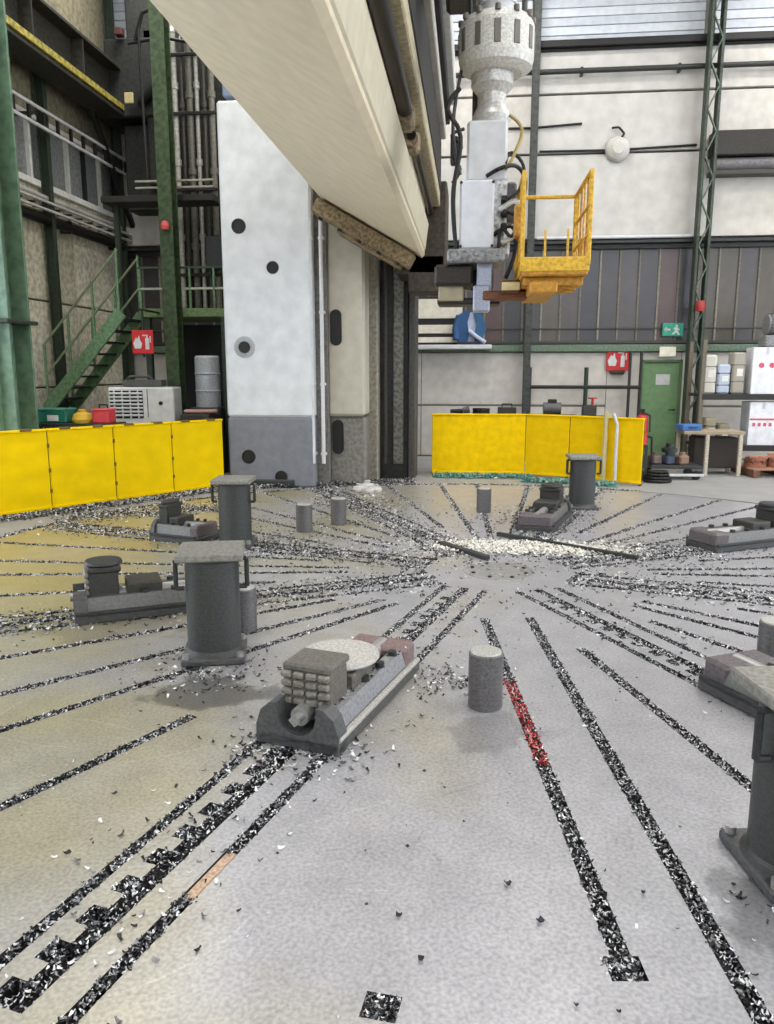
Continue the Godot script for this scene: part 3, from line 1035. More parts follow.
	hose.call([Vector3(0.26, 2.88, z + 0.24), Vector3(0.33, 2.84, z + 0.22), Vector3(0.3, 2.7, z + 0.24), Vector3(0.22, 2.76, z + 0.24), Vector3(0.2, 2.6, z + 0.26)], 0.014, black)
	hose.call([Vector3(-0.08, 3.5, z + 0.16), Vector3(-0.17, 3.44, z + 0.22), Vector3(-0.09, 3.36, z + 0.22), Vector3(-0.16, 3.28, z + 0.24), Vector3(-0.1, 3.2, z + 0.22), Vector3(-0.16, 3.1, z + 0.22)], 0.013, black)
	hose.call([Vector3(0.2, 2.9, z + 0.2), Vector3(0.34, 2.96, z + 0.2), Vector3(0.36, 2.76, z + 0.2), Vector3(0.22, 2.66, z + 0.22)], 0.02, mat(Color8(225, 225, 222), 0.5))

func build_platform_cage() -> void:
	var t := thing("platform_cage", "yellow operator cage with railings hanging beside the white ram", "platform")
	var m := mat(Color8(236, 186, 40), 0.5, 0.0, "worn", 1.5)
	var orange := mat(Color8(206, 146, 40), 0.55, 0.0, "worn", 1.5)
	# floor tray: near edge at z -5.9, runs back
	var zn := -5.9
	var zb := -6.75
	var x0 := 0.36
	var x1 := 0.83
	var st := begin()
	bx(st, Vector3((x0 + x1) / 2, 2.40, (zn + zb) / 2), Vector3(x1 - x0, 0.06, zn - zb), 0.01)
	done(st, "floor_tray", orange, t)
	st = begin()
	bx(st, Vector3((x0 + x1) / 2, 2.45, zn), Vector3(x1 - x0, 0.1, 0.02), 0.005)
	bx(st, Vector3((x0 + x1) / 2, 2.45, zb), Vector3(x1 - x0, 0.1, 0.02), 0.005)
	bx(st, Vector3(x0, 2.45, (zn + zb) / 2), Vector3(0.02, 0.1, zn - zb), 0.005)
	bx(st, Vector3(x1, 2.45, (zn + zb) / 2), Vector3(0.02, 0.1, zn - zb), 0.005)
	done(st, "toe_board", m, t)
	st = begin()
	for k in 4: bx(st, Vector3((x0 + x1) / 2, 2.34, zn - 0.1 - k * 0.2), Vector3(x1 - x0 - 0.04, 0.06, 0.04), 0.006)
	bx(st, Vector3(0.52, 2.29, -6.35), Vector3(0.2, 0.08, 0.9), 0.01)
	bits(done(st, "joists", orange, t))
	for p in [[x0, zn], [x1, zn], [x0, zb], [x1, zb]]:
		st = begin()
		bx(st, Vector3(p[0], 2.76, p[1]), Vector3(0.028, 0.64, 0.028), 0.005)
		done(st, "post", m, t)
	st = begin()
	for y in [3.08]:
		bx(st, Vector3((x0 + x1) / 2, y, zb), Vector3(x1 - x0, 0.028, 0.028), 0.005)
		bx(st, Vector3(x0, y, (zn + zb) / 2), Vector3(0.028, 0.028, zn - zb), 0.005)
		bx(st, Vector3(x1, y, (zn + zb) / 2), Vector3(0.028, 0.028, zn - zb), 0.005)
	done(st, "hand_rail", m, t)
	st = begin()
	for y in [2.66, 2.86]:
		bx(st, Vector3(x0, y, (zn + zb) / 2), Vector3(0.02, 0.02, zn - zb), 0.004)
		bx(st, Vector3(x1, y, (zn + zb) / 2), Vector3(0.02, 0.02, zn - zb), 0.004)
	done(st, "knee_rail", m, t)
	for x in [x0, x1]:
		for k in 4:
			st = begin()
			bx(st, Vector3(x, 2.78, zn - 0.17 * (k + 1)), Vector3(0.016, 0.6, 0.016), 0.003)
			done(st, "baluster", m if k % 2 else orange, t)
	for k in 2:
		st = begin()
		bx(st, Vector3(x0 + 0.16 * (k + 1), 2.58, zn), Vector3(0.016, 0.22, 0.016), 0.003)
		done(st, "baluster", m, t)
	# arm to the ram
	st = begin()
	bx(st, Vector3(0.26, 2.27, -6.35), Vector3(0.34, 0.07, 0.16), 0.01)
	bx(st, Vector3(0.3, 2.33, -6.28), Vector3(0.14, 0.1, 0.12), 0.01)
	done(st, "support_arm", mat(Color8(120, 70, 34), 0.6, 0.0, "worn", 1.5), t)
	st = begin()
	bx(st, Vector3(0.30, 2.33, -6.2), Vector3(0.14, 0.06, 0.02), 0.004)
	done(st, "arm_plate", mat(Color8(232, 214, 160), 0.6), t)
	# control box on the cage side
	st = begin()
	bx(st, Vector3(0.33, 2.78, -6.1), Vector3(0.05, 0.22, 0.14), 0.01)
	done(st, "control_box", orange, t)

# ------------------------------------------------------------- barriers
func barrier(n: String, label: String, pts: Array, m: Material, marks := true) -> void:
	var far := -1.0 if marks else 1.0   # stiffeners stand on the side away from the table
	var t := thing(n, label, "barrier")
	for i in pts.size() - 1:
		var a: Vector3 = pts[i]
		var b: Vector3 = pts[i + 1]
		var c := (a + b) / 2
		var f := frame_of(b - a)
		var l := a.distance_to(b)
		var st := begin()
		bx(st, c + Vector3(0, 0.52, 0), Vector3(0.025, 0.96, l - 0.012), 0.008, f)
		bx(st, c + Vector3(0, 0.99, 0), Vector3(0.07, 0.03, l - 0.012), 0.008, f)
		bx(st, c + Vector3(0, 0.05, 0), Vector3(0.06, 0.04, l - 0.012), 0.008, f)
		var p := done(st, "panel", m, t)
		st = begin()
		bx(st, a + f.z * 0.03 + Vector3(0, 0.5, 0) + f.x * 0.03 * far, Vector3(0.03, 1.0, 0.04), 0.005, f)
		done(st, "stiffener", iron_dark, p)
		st = begin()
		bx(st, b - f.z * 0.03 + Vector3(0, 0.5, 0) + f.x * 0.03 * far, Vector3(0.03, 1.0, 0.04), 0.005, f)
		done(st, "stiffener", iron_dark, p)
		if marks:
			st = begin()
			for k in 2:
				bx(st, a.lerp(b, 0.25 + 0.5 * k) + Vector3(0, 1.0, 0), Vector3(0.08, 0.03, 0.14), 0.005, f)
			bits(done(st, "clip", mat(Color8(110, 88, 30), 0.6), p))
		st = begin()
		for y in [0.25, 0.5, 0.8]:
			for s in ([-1.0, 1.0] if marks else [1.0]):
				bx(st, b + Vector3(0, y, 0) + f.x * s * 0.016, Vector3(0.012, 0.05, 0.03), 0.003, f)
		bits(done(st, "latch", mat(Color8(120, 86, 20), 0.6), p))

func build_barriers() -> void:
	barrier("yellow_barrier", "bright yellow splash guard of flat panels left of the grey column", [Vector3(-3.56, 0, -10.98), Vector3(-4.06, 0, -10.29), Vector3(-4.56, 0, -9.58), Vector3(-5.06, 0, -8.88), Vector3(-5.66, 0, -8.02), Vector3(-6.2, 0, -7.0)], yellow)
	barrier("yellow_barrier", "stained yellow splash guard right of the column before the cream wall", [Vector3(-0.60, 0, -12.68), Vector3(0.92, 0, -12.74), Vector3(1.58, 0, -12.42), Vector3(2.56, 0, -11.72)], yellow_worn, false)
	# pale pipes strapped to the right guard
	var st := begin()
	cyl(st, Vector3(2.05, 0.0, -11.98), Vector3(2.05, 1.08, -11.98), 0.035, 0.035, 12)
	tag(done(st, "upright_pipe", mat(Color8(206, 190, 140), 0.5)), "cream upright pipe in front of the right yellow guard", "pipe")
	st = begin()
	tube(st, [Vector3(2.2, 0.02, -11.86), Vector3(2.2, 0.9, -11.88), Vector3(2.14, 1.06, -11.9)], 0.025, 10)
	tag(done(st, "upright_pipe", white), "thin white bent pipe beside the cream upright pipe", "pipe")
	# clutter on the rim of the right guard
	var r := RandomNumberGenerator.new()
	r.seed = 21
	var kinds := [["dark hand lamp lying on the yellow guard nearest the column", Vector3(-0.15, 0, -13.0)], ["black cable coil on the yellow guard below the cream wall", Vector3(0.2, 0, -13.0)], ["dark toolbox on the yellow guard left of the thin column", Vector3(0.62, 0, -13.0)], ["grey motor block behind the yellow guard right of the thin column", Vector3(1.35, 0, -13.0)], ["dark valve block behind the guard near the two pipes", Vector3(1.9, 0, -12.7)]]
	st = begin()
	bx(st, Vector3(0.6, 0.96, -13.02), Vector3(2.3, 0.04, 0.3), 0.006)
	for x in [-0.4, 0.6, 1.6]:
		bx(st, Vector3(x, 0.47, -13.02), Vector3(0.06, 0.94, 0.06), 0.005)
	bx(st, Vector3(1.95, 0.96, -12.72), Vector3(0.5, 0.04, 0.3), 0.006)
	tag(done(st, "tool_rack", iron_dark), "dark steel rack just behind the right yellow guard", "rack")
	for i in kinds.size():
		var t := thing(["hand_lamp", "cable_coil", "toolbox", "motor_block", "valve_block"][i], kinds[i][0], ["lamp", "cable", "toolbox", "motor", "valve"][i], (kinds[i][1] as Vector3) + Vector3(0, 0.98, 0))
		st = begin()
		if i == 1:
			for k in 3:
				var pts := []
				for j in 17:
					var a := TAU * j / 16
					pts.append(Vector3(cos(a) * 0.13, 0.025 + k * 0.03, sin(a) * 0.1))
				tube(st, pts, 0.016, 6)
			done(st, "coil", black, t)
		elif i == 0:
			cyl(st, Vector3(-0.16, 0.05, 0), Vector3(0.05, 0.05, 0), 0.03, 0.04, 12)
			done(st, "handle", black, t)
			st = begin()
			cyl(st, Vector3(0.05, 0.06, 0), Vector3(0.16, 0.08, 0), 0.05, 0.06, 12)
			done(st, "head", iron, t)
		elif i == 2:
			bx(st, Vector3(0, 0.06, 0), Vector3(0.3, 0.12, 0.16), 0.01)
			done(st, "body", mat(Color8(52, 50, 48), 0.6, 0.0, "worn", 3.0), t)
			st = begin()
			tube(st, [Vector3(-0.08, 0.12, 0), Vector3(-0.08, 0.17, 0), Vector3(0.08, 0.17, 0), Vector3(0.08, 0.12, 0)], 0.01, 8)
			done(st, "handle", black, t)
		elif i == 3:
			cyl(st, Vector3(-0.14, 0.1, 0), Vector3(0.14, 0.1, 0), 0.1, 0.1, 18)
			done(st, "body", iron, t)
			st = begin()
			bx(st, Vector3(0, 0.2, 0), Vector3(0.14, 0.1, 0.1), 0.01)
			done(st, "terminal_box", black, t)
		else:
			bx(st, Vector3(0, 0.08, 0), Vector3(0.22, 0.16, 0.14), 0.01)
			done(st, "body", iron_dark, t)
			st = begin()
			cyl(st, Vector3(0.05, 0.16, 0), Vector3(0.05, 0.28, 0), 0.02, 0.02, 8)
			cyl(st, Vector3(0.05, 0.27, 0), Vector3(0.05, 0.29, 0), 0.07, 0.07, 14)
			done(st, "handwheel", mat(Color8(190, 40, 36), 0.5), t)
	# red extinguisher at the end of the guard
	var e := thing("fire_extinguisher", "red fire extinguisher at the right end of the yellow guard", "extinguisher", Vector3(2.69, 0.55, -12.5))
	st = begin()
	bx(st, Vector3(0, -0.28, 0), Vector3(0.2, 0.54, 0.16), 0.01)
	done(st, "stand", green_dark, e)
	st = begin()
	lathe(st, [Vector2(0, 0), Vector2(0.085, 0), Vector2(0.09, 0.02), Vector2(0.09, 0.4), Vector2(0.06, 0.46), Vector2(0.025, 0.48), Vector2(0.0, 0.48)], Vector3.ZERO, 18)
	done(st, "body", mat(Color8(214, 50, 54), 0.4), e)
	st = begin()
	bx(st, Vector3(0, 0.52, 0), Vector3(0.05, 0.07, 0.12), 0.006)
	tube(st, [Vector3(0, 0.5, 0.05), Vector3(0.1, 0.46, 0.07), Vector3(0.11, 0.2, 0.06)], 0.012, 8)
	done(st, "valve", black, e)

# ------------------------------------------------------------- left corner
func build_left_corner() -> void:
	# big hall column close to the left edge
	var t := thing("hall_column", "large green steel hall column left of the yellow guard", "column", Vector3(-5.96, 0, -9.6), 0.0, "", "structure")
	var gm := mat(Color8(108, 138, 114), 0.55, 0.0, "worn", 0.3)
	var st := begin()
	ibeam(st, Vector3(0, 0, 0), Vector3(0, 9.9, 0), 0.5, 0.5, Vector3(0, 0, 1), 0.04)
	done(st, "shaft", gm, t)
	st = begin()
	bx(st, Vector3(-0.05, 1.13, 0.3), Vector3(0.26, 2.26, 0.1), 0.01)
	done(st, "stiffening_plate", mat(Color8(112, 144, 118), 0.55, 0.0, "worn", 0.4), t)
	st = begin()
	for y in [0.06, 2.3]: bx(st, Vector3(0, y, 0), Vector3(0.6, 0.05, 0.7), 0.01)
	done(st, "base_plate", green_dark, t)
	# platform with railing and post, pipes rising from it
	var p := thing("steel_platform", "green steel landing with railing at the top of the stairs", "platform", Vector3(-4.66, 0, -13.3))
	st = begin()
	bx(st, Vector3(0, 2.62, 0), Vector3(1.5, 0.14, 1.4), 0.01)
	done(st, "deck", mat(Color8(108, 132, 84), 0.6, 0.0, "worn", 1.0), p)
	for x in [-0.72, -0.3, 0.12, 0.52, 0.72]:
		st = begin()
		bx(st, Vector3(x, 3.0, 0.68), Vector3(0.035, 0.7, 0.035), 0.004)
		done(st, "post", green, p)
	for y in [3.0, 3.33]:
		st = begin()
		bx(st, Vector3(0, y, 0.68), Vector3(1.5, 0.035, 0.035), 0.004)
		done(st, "rail", mat(Color8(58, 70, 54), 0.6) if y > 3.2 else mat(Color8(170, 180, 160), 0.6), p)
	for x in [-0.65, 0.65]:
		for z in [-0.6, 0.6]:
			st = begin()
			bx(st, Vector3(x, 1.28, z), Vector3(0.1, 2.55, 0.1), 0.006)
			done(st, "leg", green_dark, p)
	st = begin()
	bx(st, Vector3(0.05, 1.25, -0.66), Vector3(1.3, 2.5, 0.04), 0.006)
	done(st, "dark_shade_screen", mat(Color8(36, 38, 36), 0.7), p)  # dark sheet standing in for the shade under the landing
	var col := begin()
	ibeam(col, Vector3(-4.78, 0, -12.45), Vector3(-4.78, 9.9, -12.45), 0.22, 0.26, Vector3(0, 0, 1), 0.03)
	tag(done(col, "hall_column", mat(Color8(60, 82, 46), 0.6, 0.0, "dirty", 0.8)), "mossy green steel column rising beside the landing", "column", "", "structure")
	# pipe bundle
	var b := thing("pipe_bundle", "bundle of grey vertical pipes above the green landing", "pipes", Vector3(-4.66, 2.69, -13.5))
	var pm := [mat(Color8(120, 118, 106), 0.5, 0.1, "worn", 1.0), mat(Color8(70, 68, 60), 0.5, 0.1, "worn", 1.0), mat(Color8(188, 186, 176), 0.5, 0.1, "worn", 1.0)]
	for k in 8:
		st = begin()
		var x := -0.56 + k * 0.125
		var r: float = [0.05, 0.035, 0.045, 0.03, 0.055, 0.035, 0.04, 0.05][k]
		var top: float = [4.5, 4.2, 4.45, 4.3, 4.4, 4.1, 4.3, 3.9][k]
		tube(st, [Vector3(x, 0, 0), Vector3(x, top, 0), Vector3(x - 0.02, top + 0.12, -0.08), Vector3(x - 0.05, top + 0.2, -0.35)], r, 12)
		for j in 3: cyl(st, Vector3(x, 0.9 + j * 1.2 + (k % 3) * 0.15, 0), Vector3(x, 1.0 + j * 1.2 + (k % 3) * 0.15, 0), r + 0.018, r + 0.018, 12)
		done(st, "pipe", pm[[0, 1, 2, 1, 0, 2, 1, 0][k]], b)
	st = begin()
	for y in [0.62, 1.86, 2.0, 3.2, 4.1]:
		bx(st, Vector3(-0.1, y, 0.08), Vector3(1.15, 0.05, 0.04), 0.005)
	bits(done(st, "clamp_bar", black, b))
	st = begin()
	bx(st, Vector3(0.05, 2.4, -0.5), Vector3(1.1, 4.8, 0.04), 0.006)
	done(st, "added_dark_sheet", mat(Color8(46, 44, 38), 0.8, 0.0, "dirty", 0.8), b)  # sheet added in a dark colour to darken the gaps between pipes
	st = begin()
	bx(st, Vector3(0.35, 0.95, 0.2), Vector3(0.3, 0.55, 0.22), 0.02)
	done(st, "valve_box", iron_dark, b)
	# upper walkway rail
	var w := thing("upper_walkway", "narrow dark walkway with rails crossing in front of the pipes", "walkway", Vector3(-5.1, 4.5, -13.05))
	st = begin()
	bx(st, Vector3(0, -0.06, 0), Vector3(1.9, 0.1, 0.5), 0.008)
	done(st, "deck", mat(Color8(44, 42, 36), 0.7, 0.0, "worn", 1.0), w)
	st = begin()
	for y in [0.1, 0.2]: bx(st, Vector3(0.3, y, 0.24), Vector3(1.3, 0.03, 0.03), 0.004)
	done(st, "rail", mat(Color8(170, 168, 150), 0.6), w)
	st = begin()
	bx(st, Vector3(-0.8, -2.3, 0), Vector3(0.08, 4.4, 0.08), 0.006)
	done(st, "leg", green_dark, w)
	# crane end carriage, dark, high in the corner
	var c := thing("crane_carriage", "dark crane end carriage on the girder in the far left corner", "crane", Vector3(-6.3, 6.2, -14.35))
	st = begin()
	bx(st, Vector3(0.2, 0.6, -0.5), Vector3(0.9, 1.3, 1.0), 0.03)
	bx(st, Vector3(0.75, 0.1, -0.4), Vector3(0.6, 2.6, 0.7), 0.03)
	bx(st, Vector3(0.9, -1.6, -0.5), Vector3(0.36, 1.4, 0.4), 0.03)
	bx(st, Vector3(0.4, 2.2, -0.3), Vector3(0.5, 2.4, 0.5), 0.03)
	bx(st, Vector3(0.42, -0.85, -0.5), Vector3(1.0, 1.5, 0.5), 0.03)
	done(st, "frame", mat(Color8(40, 42, 38), 0.7, 0.0, "dirty", 1.0), c)
	st = begin()
	cyl(st, Vector3(0.8, -0.9, 0.0), Vector3(0.8, 1.6, 0.0), 0.1, 0.08, 14)
	cyl(st, Vector3(0.4, 0.2, 0.1), Vector3(0.9, 0.6, 0.1), 0.12, 0.12, 14)
	done(st, "drive", mat(Color8(30, 32, 30), 0.6, 0.1, "worn", 1.0), c)
	st = begin()
	bx(st, Vector3(0.28, 0.18, 0.26), Vector3(0.16, 0.18, 0.04), 0.01)
	done(st, "plate", mat(Color8(206, 190, 140), 0.6), c)
	st = begin()
	bx(st, Vector3(0.1, 1.3, 0.1), Vector3(0.14, 0.12, 0.14), 0.01)
	done(st, "horn", mat(Color8(84, 44, 36), 0.6, 0.0, "worn", 1.0), c)
	# bent guard hoop over the pipes
	st = begin()
	tube(st, [Vector3(-5.5, 6.9, -13.2), Vector3(-5.3, 7.3, -13.1), Vector3(-4.9, 7.45, -13.1), Vector3(-4.45, 7.2, -13.1), Vector3(-4.3, 6.8, -13.15)], 0.03, 10)
	tube(st, [Vector3(-5.6, 6.9, -13.2), Vector3(-5.0, 6.95, -13.15), Vector3(-4.3, 6.8, -13.15)], 0.025, 10)
	tube(st, [Vector3(-5.4, 4.6, -13.2), Vector3(-5.4, 7.15, -13.15)], 0.025, 8)
	tag(done(st, "guard_hoop", black), "dark bent guard rail hoop around the top of the pipes", "guard rail")
	# stairs
	var s := thing("steel_stairs", "green steel stairs with railings climbing to the landing", "stairs", Vector3.ZERO)
	var A := Vector3(-6.76, 1.1, -12.0)
	var B := Vector3(-5.48, 2.55, -12.0)
	var nst := 8
	for zo in [0.0, -0.8]:
		st = begin()
		var f := frame_of(B - A)
		bx(st, (A + B) / 2 + Vector3(0, 0.0, zo), Vector3(0.05, 0.2, A.distance_to(B) + 0.1), 0.006, f)
		done(st, "stringer", green, s)
		st = begin()
		for h in [0.5, 0.98]:
			tube(st, [A + Vector3(-0.02, h, zo), B + Vector3(0.02, h, zo)], 0.02, 8)
		done(st, "handrail", mat(Color8(128, 140, 112), 0.6), s)
		for k in 4:
			st = begin()
			var q := A.lerp(B, k / 3.0)
			bx(st, q + Vector3(0, 0.5, zo), Vector3(0.035, 1.0, 0.035), 0.004)
			done(st, "post", green, s)
	for k in nst:
		st = begin()
		var q := A.lerp(B, (k + 0.5) / nst)
		bx(st, q + Vector3(0, 0.04, -0.4), Vector3(0.24, 0.03, 0.78), 0.005)
		done(st, "tread", iron_dark, s)
	st = begin()
	bx(st, Vector3(-6.84, 1.0, -12.4), Vector3(0.2, 0.08, 0.9), 0.008)
	done(st, "lower_landing", green_dark, s)
	for q in [Vector3(-6.82, 0.48, -12.0), Vector3(-6.82, 0.48, -12.8)]:
		st = begin()
		bx(st, q, Vector3(0.07, 0.96, 0.07), 0.006)
		done(st, "leg", green_dark, s)
	# red sign
	var sg := thing("fire_sign", "red sign with white flame and extinguisher symbols below the stairs", "sign", Vector3(-5.08, 2.13, -11.9))
	st = begin()
	bx(st, Vector3.ZERO, Vector3(0.34, 0.36, 0.015), 0.004)
	done(st, "board", red, sg)
	fire_symbols(sg, 0.34)
	st = begin()
	bx(st, Vector3(0, 0.14, -0.03), Vector3(0.03, 0.74, 0.03), 0.004)
	bx(st, Vector3(0.0, 0.49, -0.35), Vector3(0.03, 0.03, 0.8), 0.004)
	bx(st, Vector3(0.0, 0.49, -0.03), Vector3(0.1, 0.03, 0.03), 0.004)
	done(st, "bracket", green_dark, sg)
	# cooling unit
	var ac := thing("cooling_unit", "white cooling unit with a dark louvred grille behind the guard", "cooling unit", Vector3(-5.02, 0, -11.75), 0.12)
	st = begin()
	bx(st, Vector3(0, 0.72, 0), Vector3(1.0, 1.44, 0.5), 0.02)
	done(st, "housing", mat(Color8(222, 222, 218), 0.5, 0.0, "soft", 1.0), ac)
	st = begin()
	bx(st, Vector3(-0.22, 1.18, 0.255), Vector3(0.5, 0.42, 0.02), 0.004)
	done(st, "grille_back", black, ac)
	for k in 7:
		st = begin()
		bx(st, Vector3(-0.22, 1.02 + k * 0.055, 0.28), Vector3(0.5, 0.02, 0.035), 0.003, Basis(Vector3.RIGHT, 0.4))
		done(st, "slat", white, ac)
	for k in 4:
		st = begin()
		bx(st, Vector3(-0.4 + k * 0.12, 1.18, 0.27), Vector3(0.02, 0.42, 0.02), 0.003)
		done(st, "grille_bar", white, ac)
	st = begin()
	cyl(st, Vector3(0.3, 1.2, 0.25), Vector3(0.3, 1.2, 0.27), 0.03, 0.03, 12)
	bx(st, Vector3(0.1, 1.2, 0.255), Vector3(0.01, 0.42, 0.01), 0.002)
	done(st, "knob", black, ac)
	st = begin()
	bx(st, Vector3(0.0, 1.5, 0), Vector3(0.6, 0.1, 0.3), 0.01)
	tube(st, [Vector3(-0.3, 1.46, 0.1), Vector3(-0.2, 1.6, 0.1), Vector3(0.1, 1.6, 0.1), Vector3(0.25, 1.46, 0.1)], 0.02, 8)
	bits(done(st, "top_pipes", mat(Color8(90, 92, 90), 0.5, 0.2, "dirty", 3.0), ac))
	# white drum on a stand and dark crates
	var dr := thing("steel_drum", "whitish ribbed drum under the landing beside the column", "drum", Vector3(-4.3, 0.0, -12.6))
	st = begin()
	bx(st, Vector3(0, 0.55, 0), Vector3(0.5, 1.1, 0.46), 0.02)
	done(st, "stand", mat(Color8(50, 50, 50), 0.6), dr)
	st = begin()
	lathe(st, [Vector2(0, 1.1), Vector2(0.2, 1.1), Vector2(0.2, 1.34), Vector2(0.212, 1.36), Vector2(0.2, 1.38), Vector2(0.2, 1.62), Vector2(0.212, 1.64), Vector2(0.2, 1.66), Vector2(0.2, 1.9), Vector2(0.18, 1.93), Vector2(0, 1.93)], Vector3.ZERO, 24)
	done(st, "body", mat(Color8(196, 200, 206), 0.45, 0.1, "worn", 2.0), dr)
	var wb := thing("work_table", "dark work table behind the left yellow guard", "table", Vector3(-5.55, 0, -10.45))
	st = begin()
	bx(st, Vector3(0, 0.95, 0), Vector3(1.35, 0.05, 0.5), 0.006)
	done(st, "top", iron_dark, wb)
	for q in [[-0.6, -0.2], [0.6, -0.2], [-0.6, 0.2], [0.6, 0.2]]:
		st = begin()
		bx(st, Vector3(q[0], 0.46, q[1]), Vector3(0.05, 0.92, 0.05), 0.005)
		done(st, "leg", iron_dark, wb)
	var items := [["storage_bin", "dark green storage bin on the table behind the guard", "bin", Vector3(-5.75, 0.975, -10.4), Vector3(0.42, 0.2, 0.3), Color8(24, 112, 92)], ["canvas_bag", "yellow sack slumped between the green bin and the red case", "bag", Vector3(-5.37, 0.975, -10.4), Vector3(0.28, 0.16, 0.24), Color8(226, 184, 60)], ["tool_case", "red tool case beside the white cooling unit", "case", Vector3(-5.06, 0.975, -10.4), Vector3(0.24, 0.2, 0.24), Color8(214, 58, 66)]]
	for it in items:
		var o := thing(it[0], it[1], it[2], it[3])
		var sz: Vector3 = it[4]
		st = begin()
		if it[0] == "canvas_bag":
			lathe(st, [Vector2(0, 0), Vector2(0.13, 0.0), Vector2(0.15, 0.05), Vector2(0.12, 0.12), Vector2(0.05, 0.15), Vector2(0.06, 0.18), Vector2(0, 0.19)], Vector3.ZERO, 14)
			done(st, "sack", mat(it[5], 0.8), o)
		else:
			bx(st, Vector3(0, sz.y * 0.45, 0), Vector3(sz.x, sz.y * 0.9, sz.z), 0.015)
			done(st, "body", mat(it[5], 0.5), o)
			st = begin()
			bx(st, Vector3(0, sz.y * 0.93, 0), Vector3(sz.x + 0.02, sz.y * 0.14, sz.z + 0.02), 0.01)
			done(st, "lid", mat((it[5] as Color).lightened(0.15), 0.5), o)
			if it[0] == "storage_bin":
				st = begin()
				bx(st, Vector3(0.02, sz.y * 0.35, sz.z / 2 + 0.004), Vector3(0.16, 0.08, 0.008), 0.002)
				done(st, "label", white, o)
			else:
				st = begin()
				tube(st, [Vector3(-0.06, sz.y, 0), Vector3(-0.06, sz.y + 0.05, 0), Vector3(0.06, sz.y + 0.05, 0), Vector3(0.06, sz.y, 0)], 0.01, 8)
				done(st, "handle", black, o)
	var cr := thing("scrap_crate", "dark crate with cloths behind the guard beside the column", "crate", Vector3(-4.14, 0, -11.72))
	st = begin()
	bx(st, Vector3(0, 0.52, 0), Vector3(0.46, 1.04, 0.5), 0.02)
	done(st, "body", mat(Color8(56, 50, 48), 0.7, 0.0, "worn", 2.0), cr)
	st = begin()
	bx(st, Vector3(0.05, 1.08, 0.1), Vector3(0.5, 0.05, 0.2), 0.02, Basis(Vector3.UP, 0.2))
	done(st, "cloth", mat(Color8(190, 150, 140), 0.9), cr)
	# small red lamp on the landing column
	st = begin()
	lathe(st, [Vector2(0, -0.06), Vector2(0.06, -0.06), Vector2(0.07, 0.0), Vector2(0.05, 0.06), Vector2(0, 0.08)], Vector3(-4.78, 3.92, -12.29), 14)
	tag(done(st, "call_button", mat(Color8(216, 90, 90), 0.5)), "small round red alarm button on the mossy green column", "alarm")

func fire_symbols(parent: Node3D, w: float) -> void:
	var k := w / 0.34
	var st := begin()
	# extinguisher
	bx(st, Vector3(0.075, -0.03, 0.01) * k, Vector3(0.06, 0.17, 0.006) * k, 0.002)
	bx(st, Vector3(0.075, 0.075, 0.01) * k, Vector3(0.025, 0.05, 0.006) * k, 0.002)
	bx(st, Vector3(0.045, 0.1, 0.01) * k, Vector3(0.09, 0.018, 0.006) * k, 0.002)
	bx(st, Vector3(0.125, 0.04, 0.01) * k, Vector3(0.018, 0.1, 0.006) * k, 0.002)
	done(st, "extinguisher_symbol", white, parent)
	st = begin()
	var pl := PackedVector2Array([Vector2(-0.13, -0.1), Vector2(-0.03, -0.1), Vector2(-0.01, -0.02), Vector2(-0.04, 0.03), Vector2(-0.05, 0.1), Vector2(-0.085, 0.04), Vector2(-0.1, 0.07), Vector2(-0.15, -0.02)])
	for i in pl.size(): pl[i] *= k
	prism(st, pl, 0.007 * k, 0.013 * k)
	done(st, "flame_symbol", white, parent)

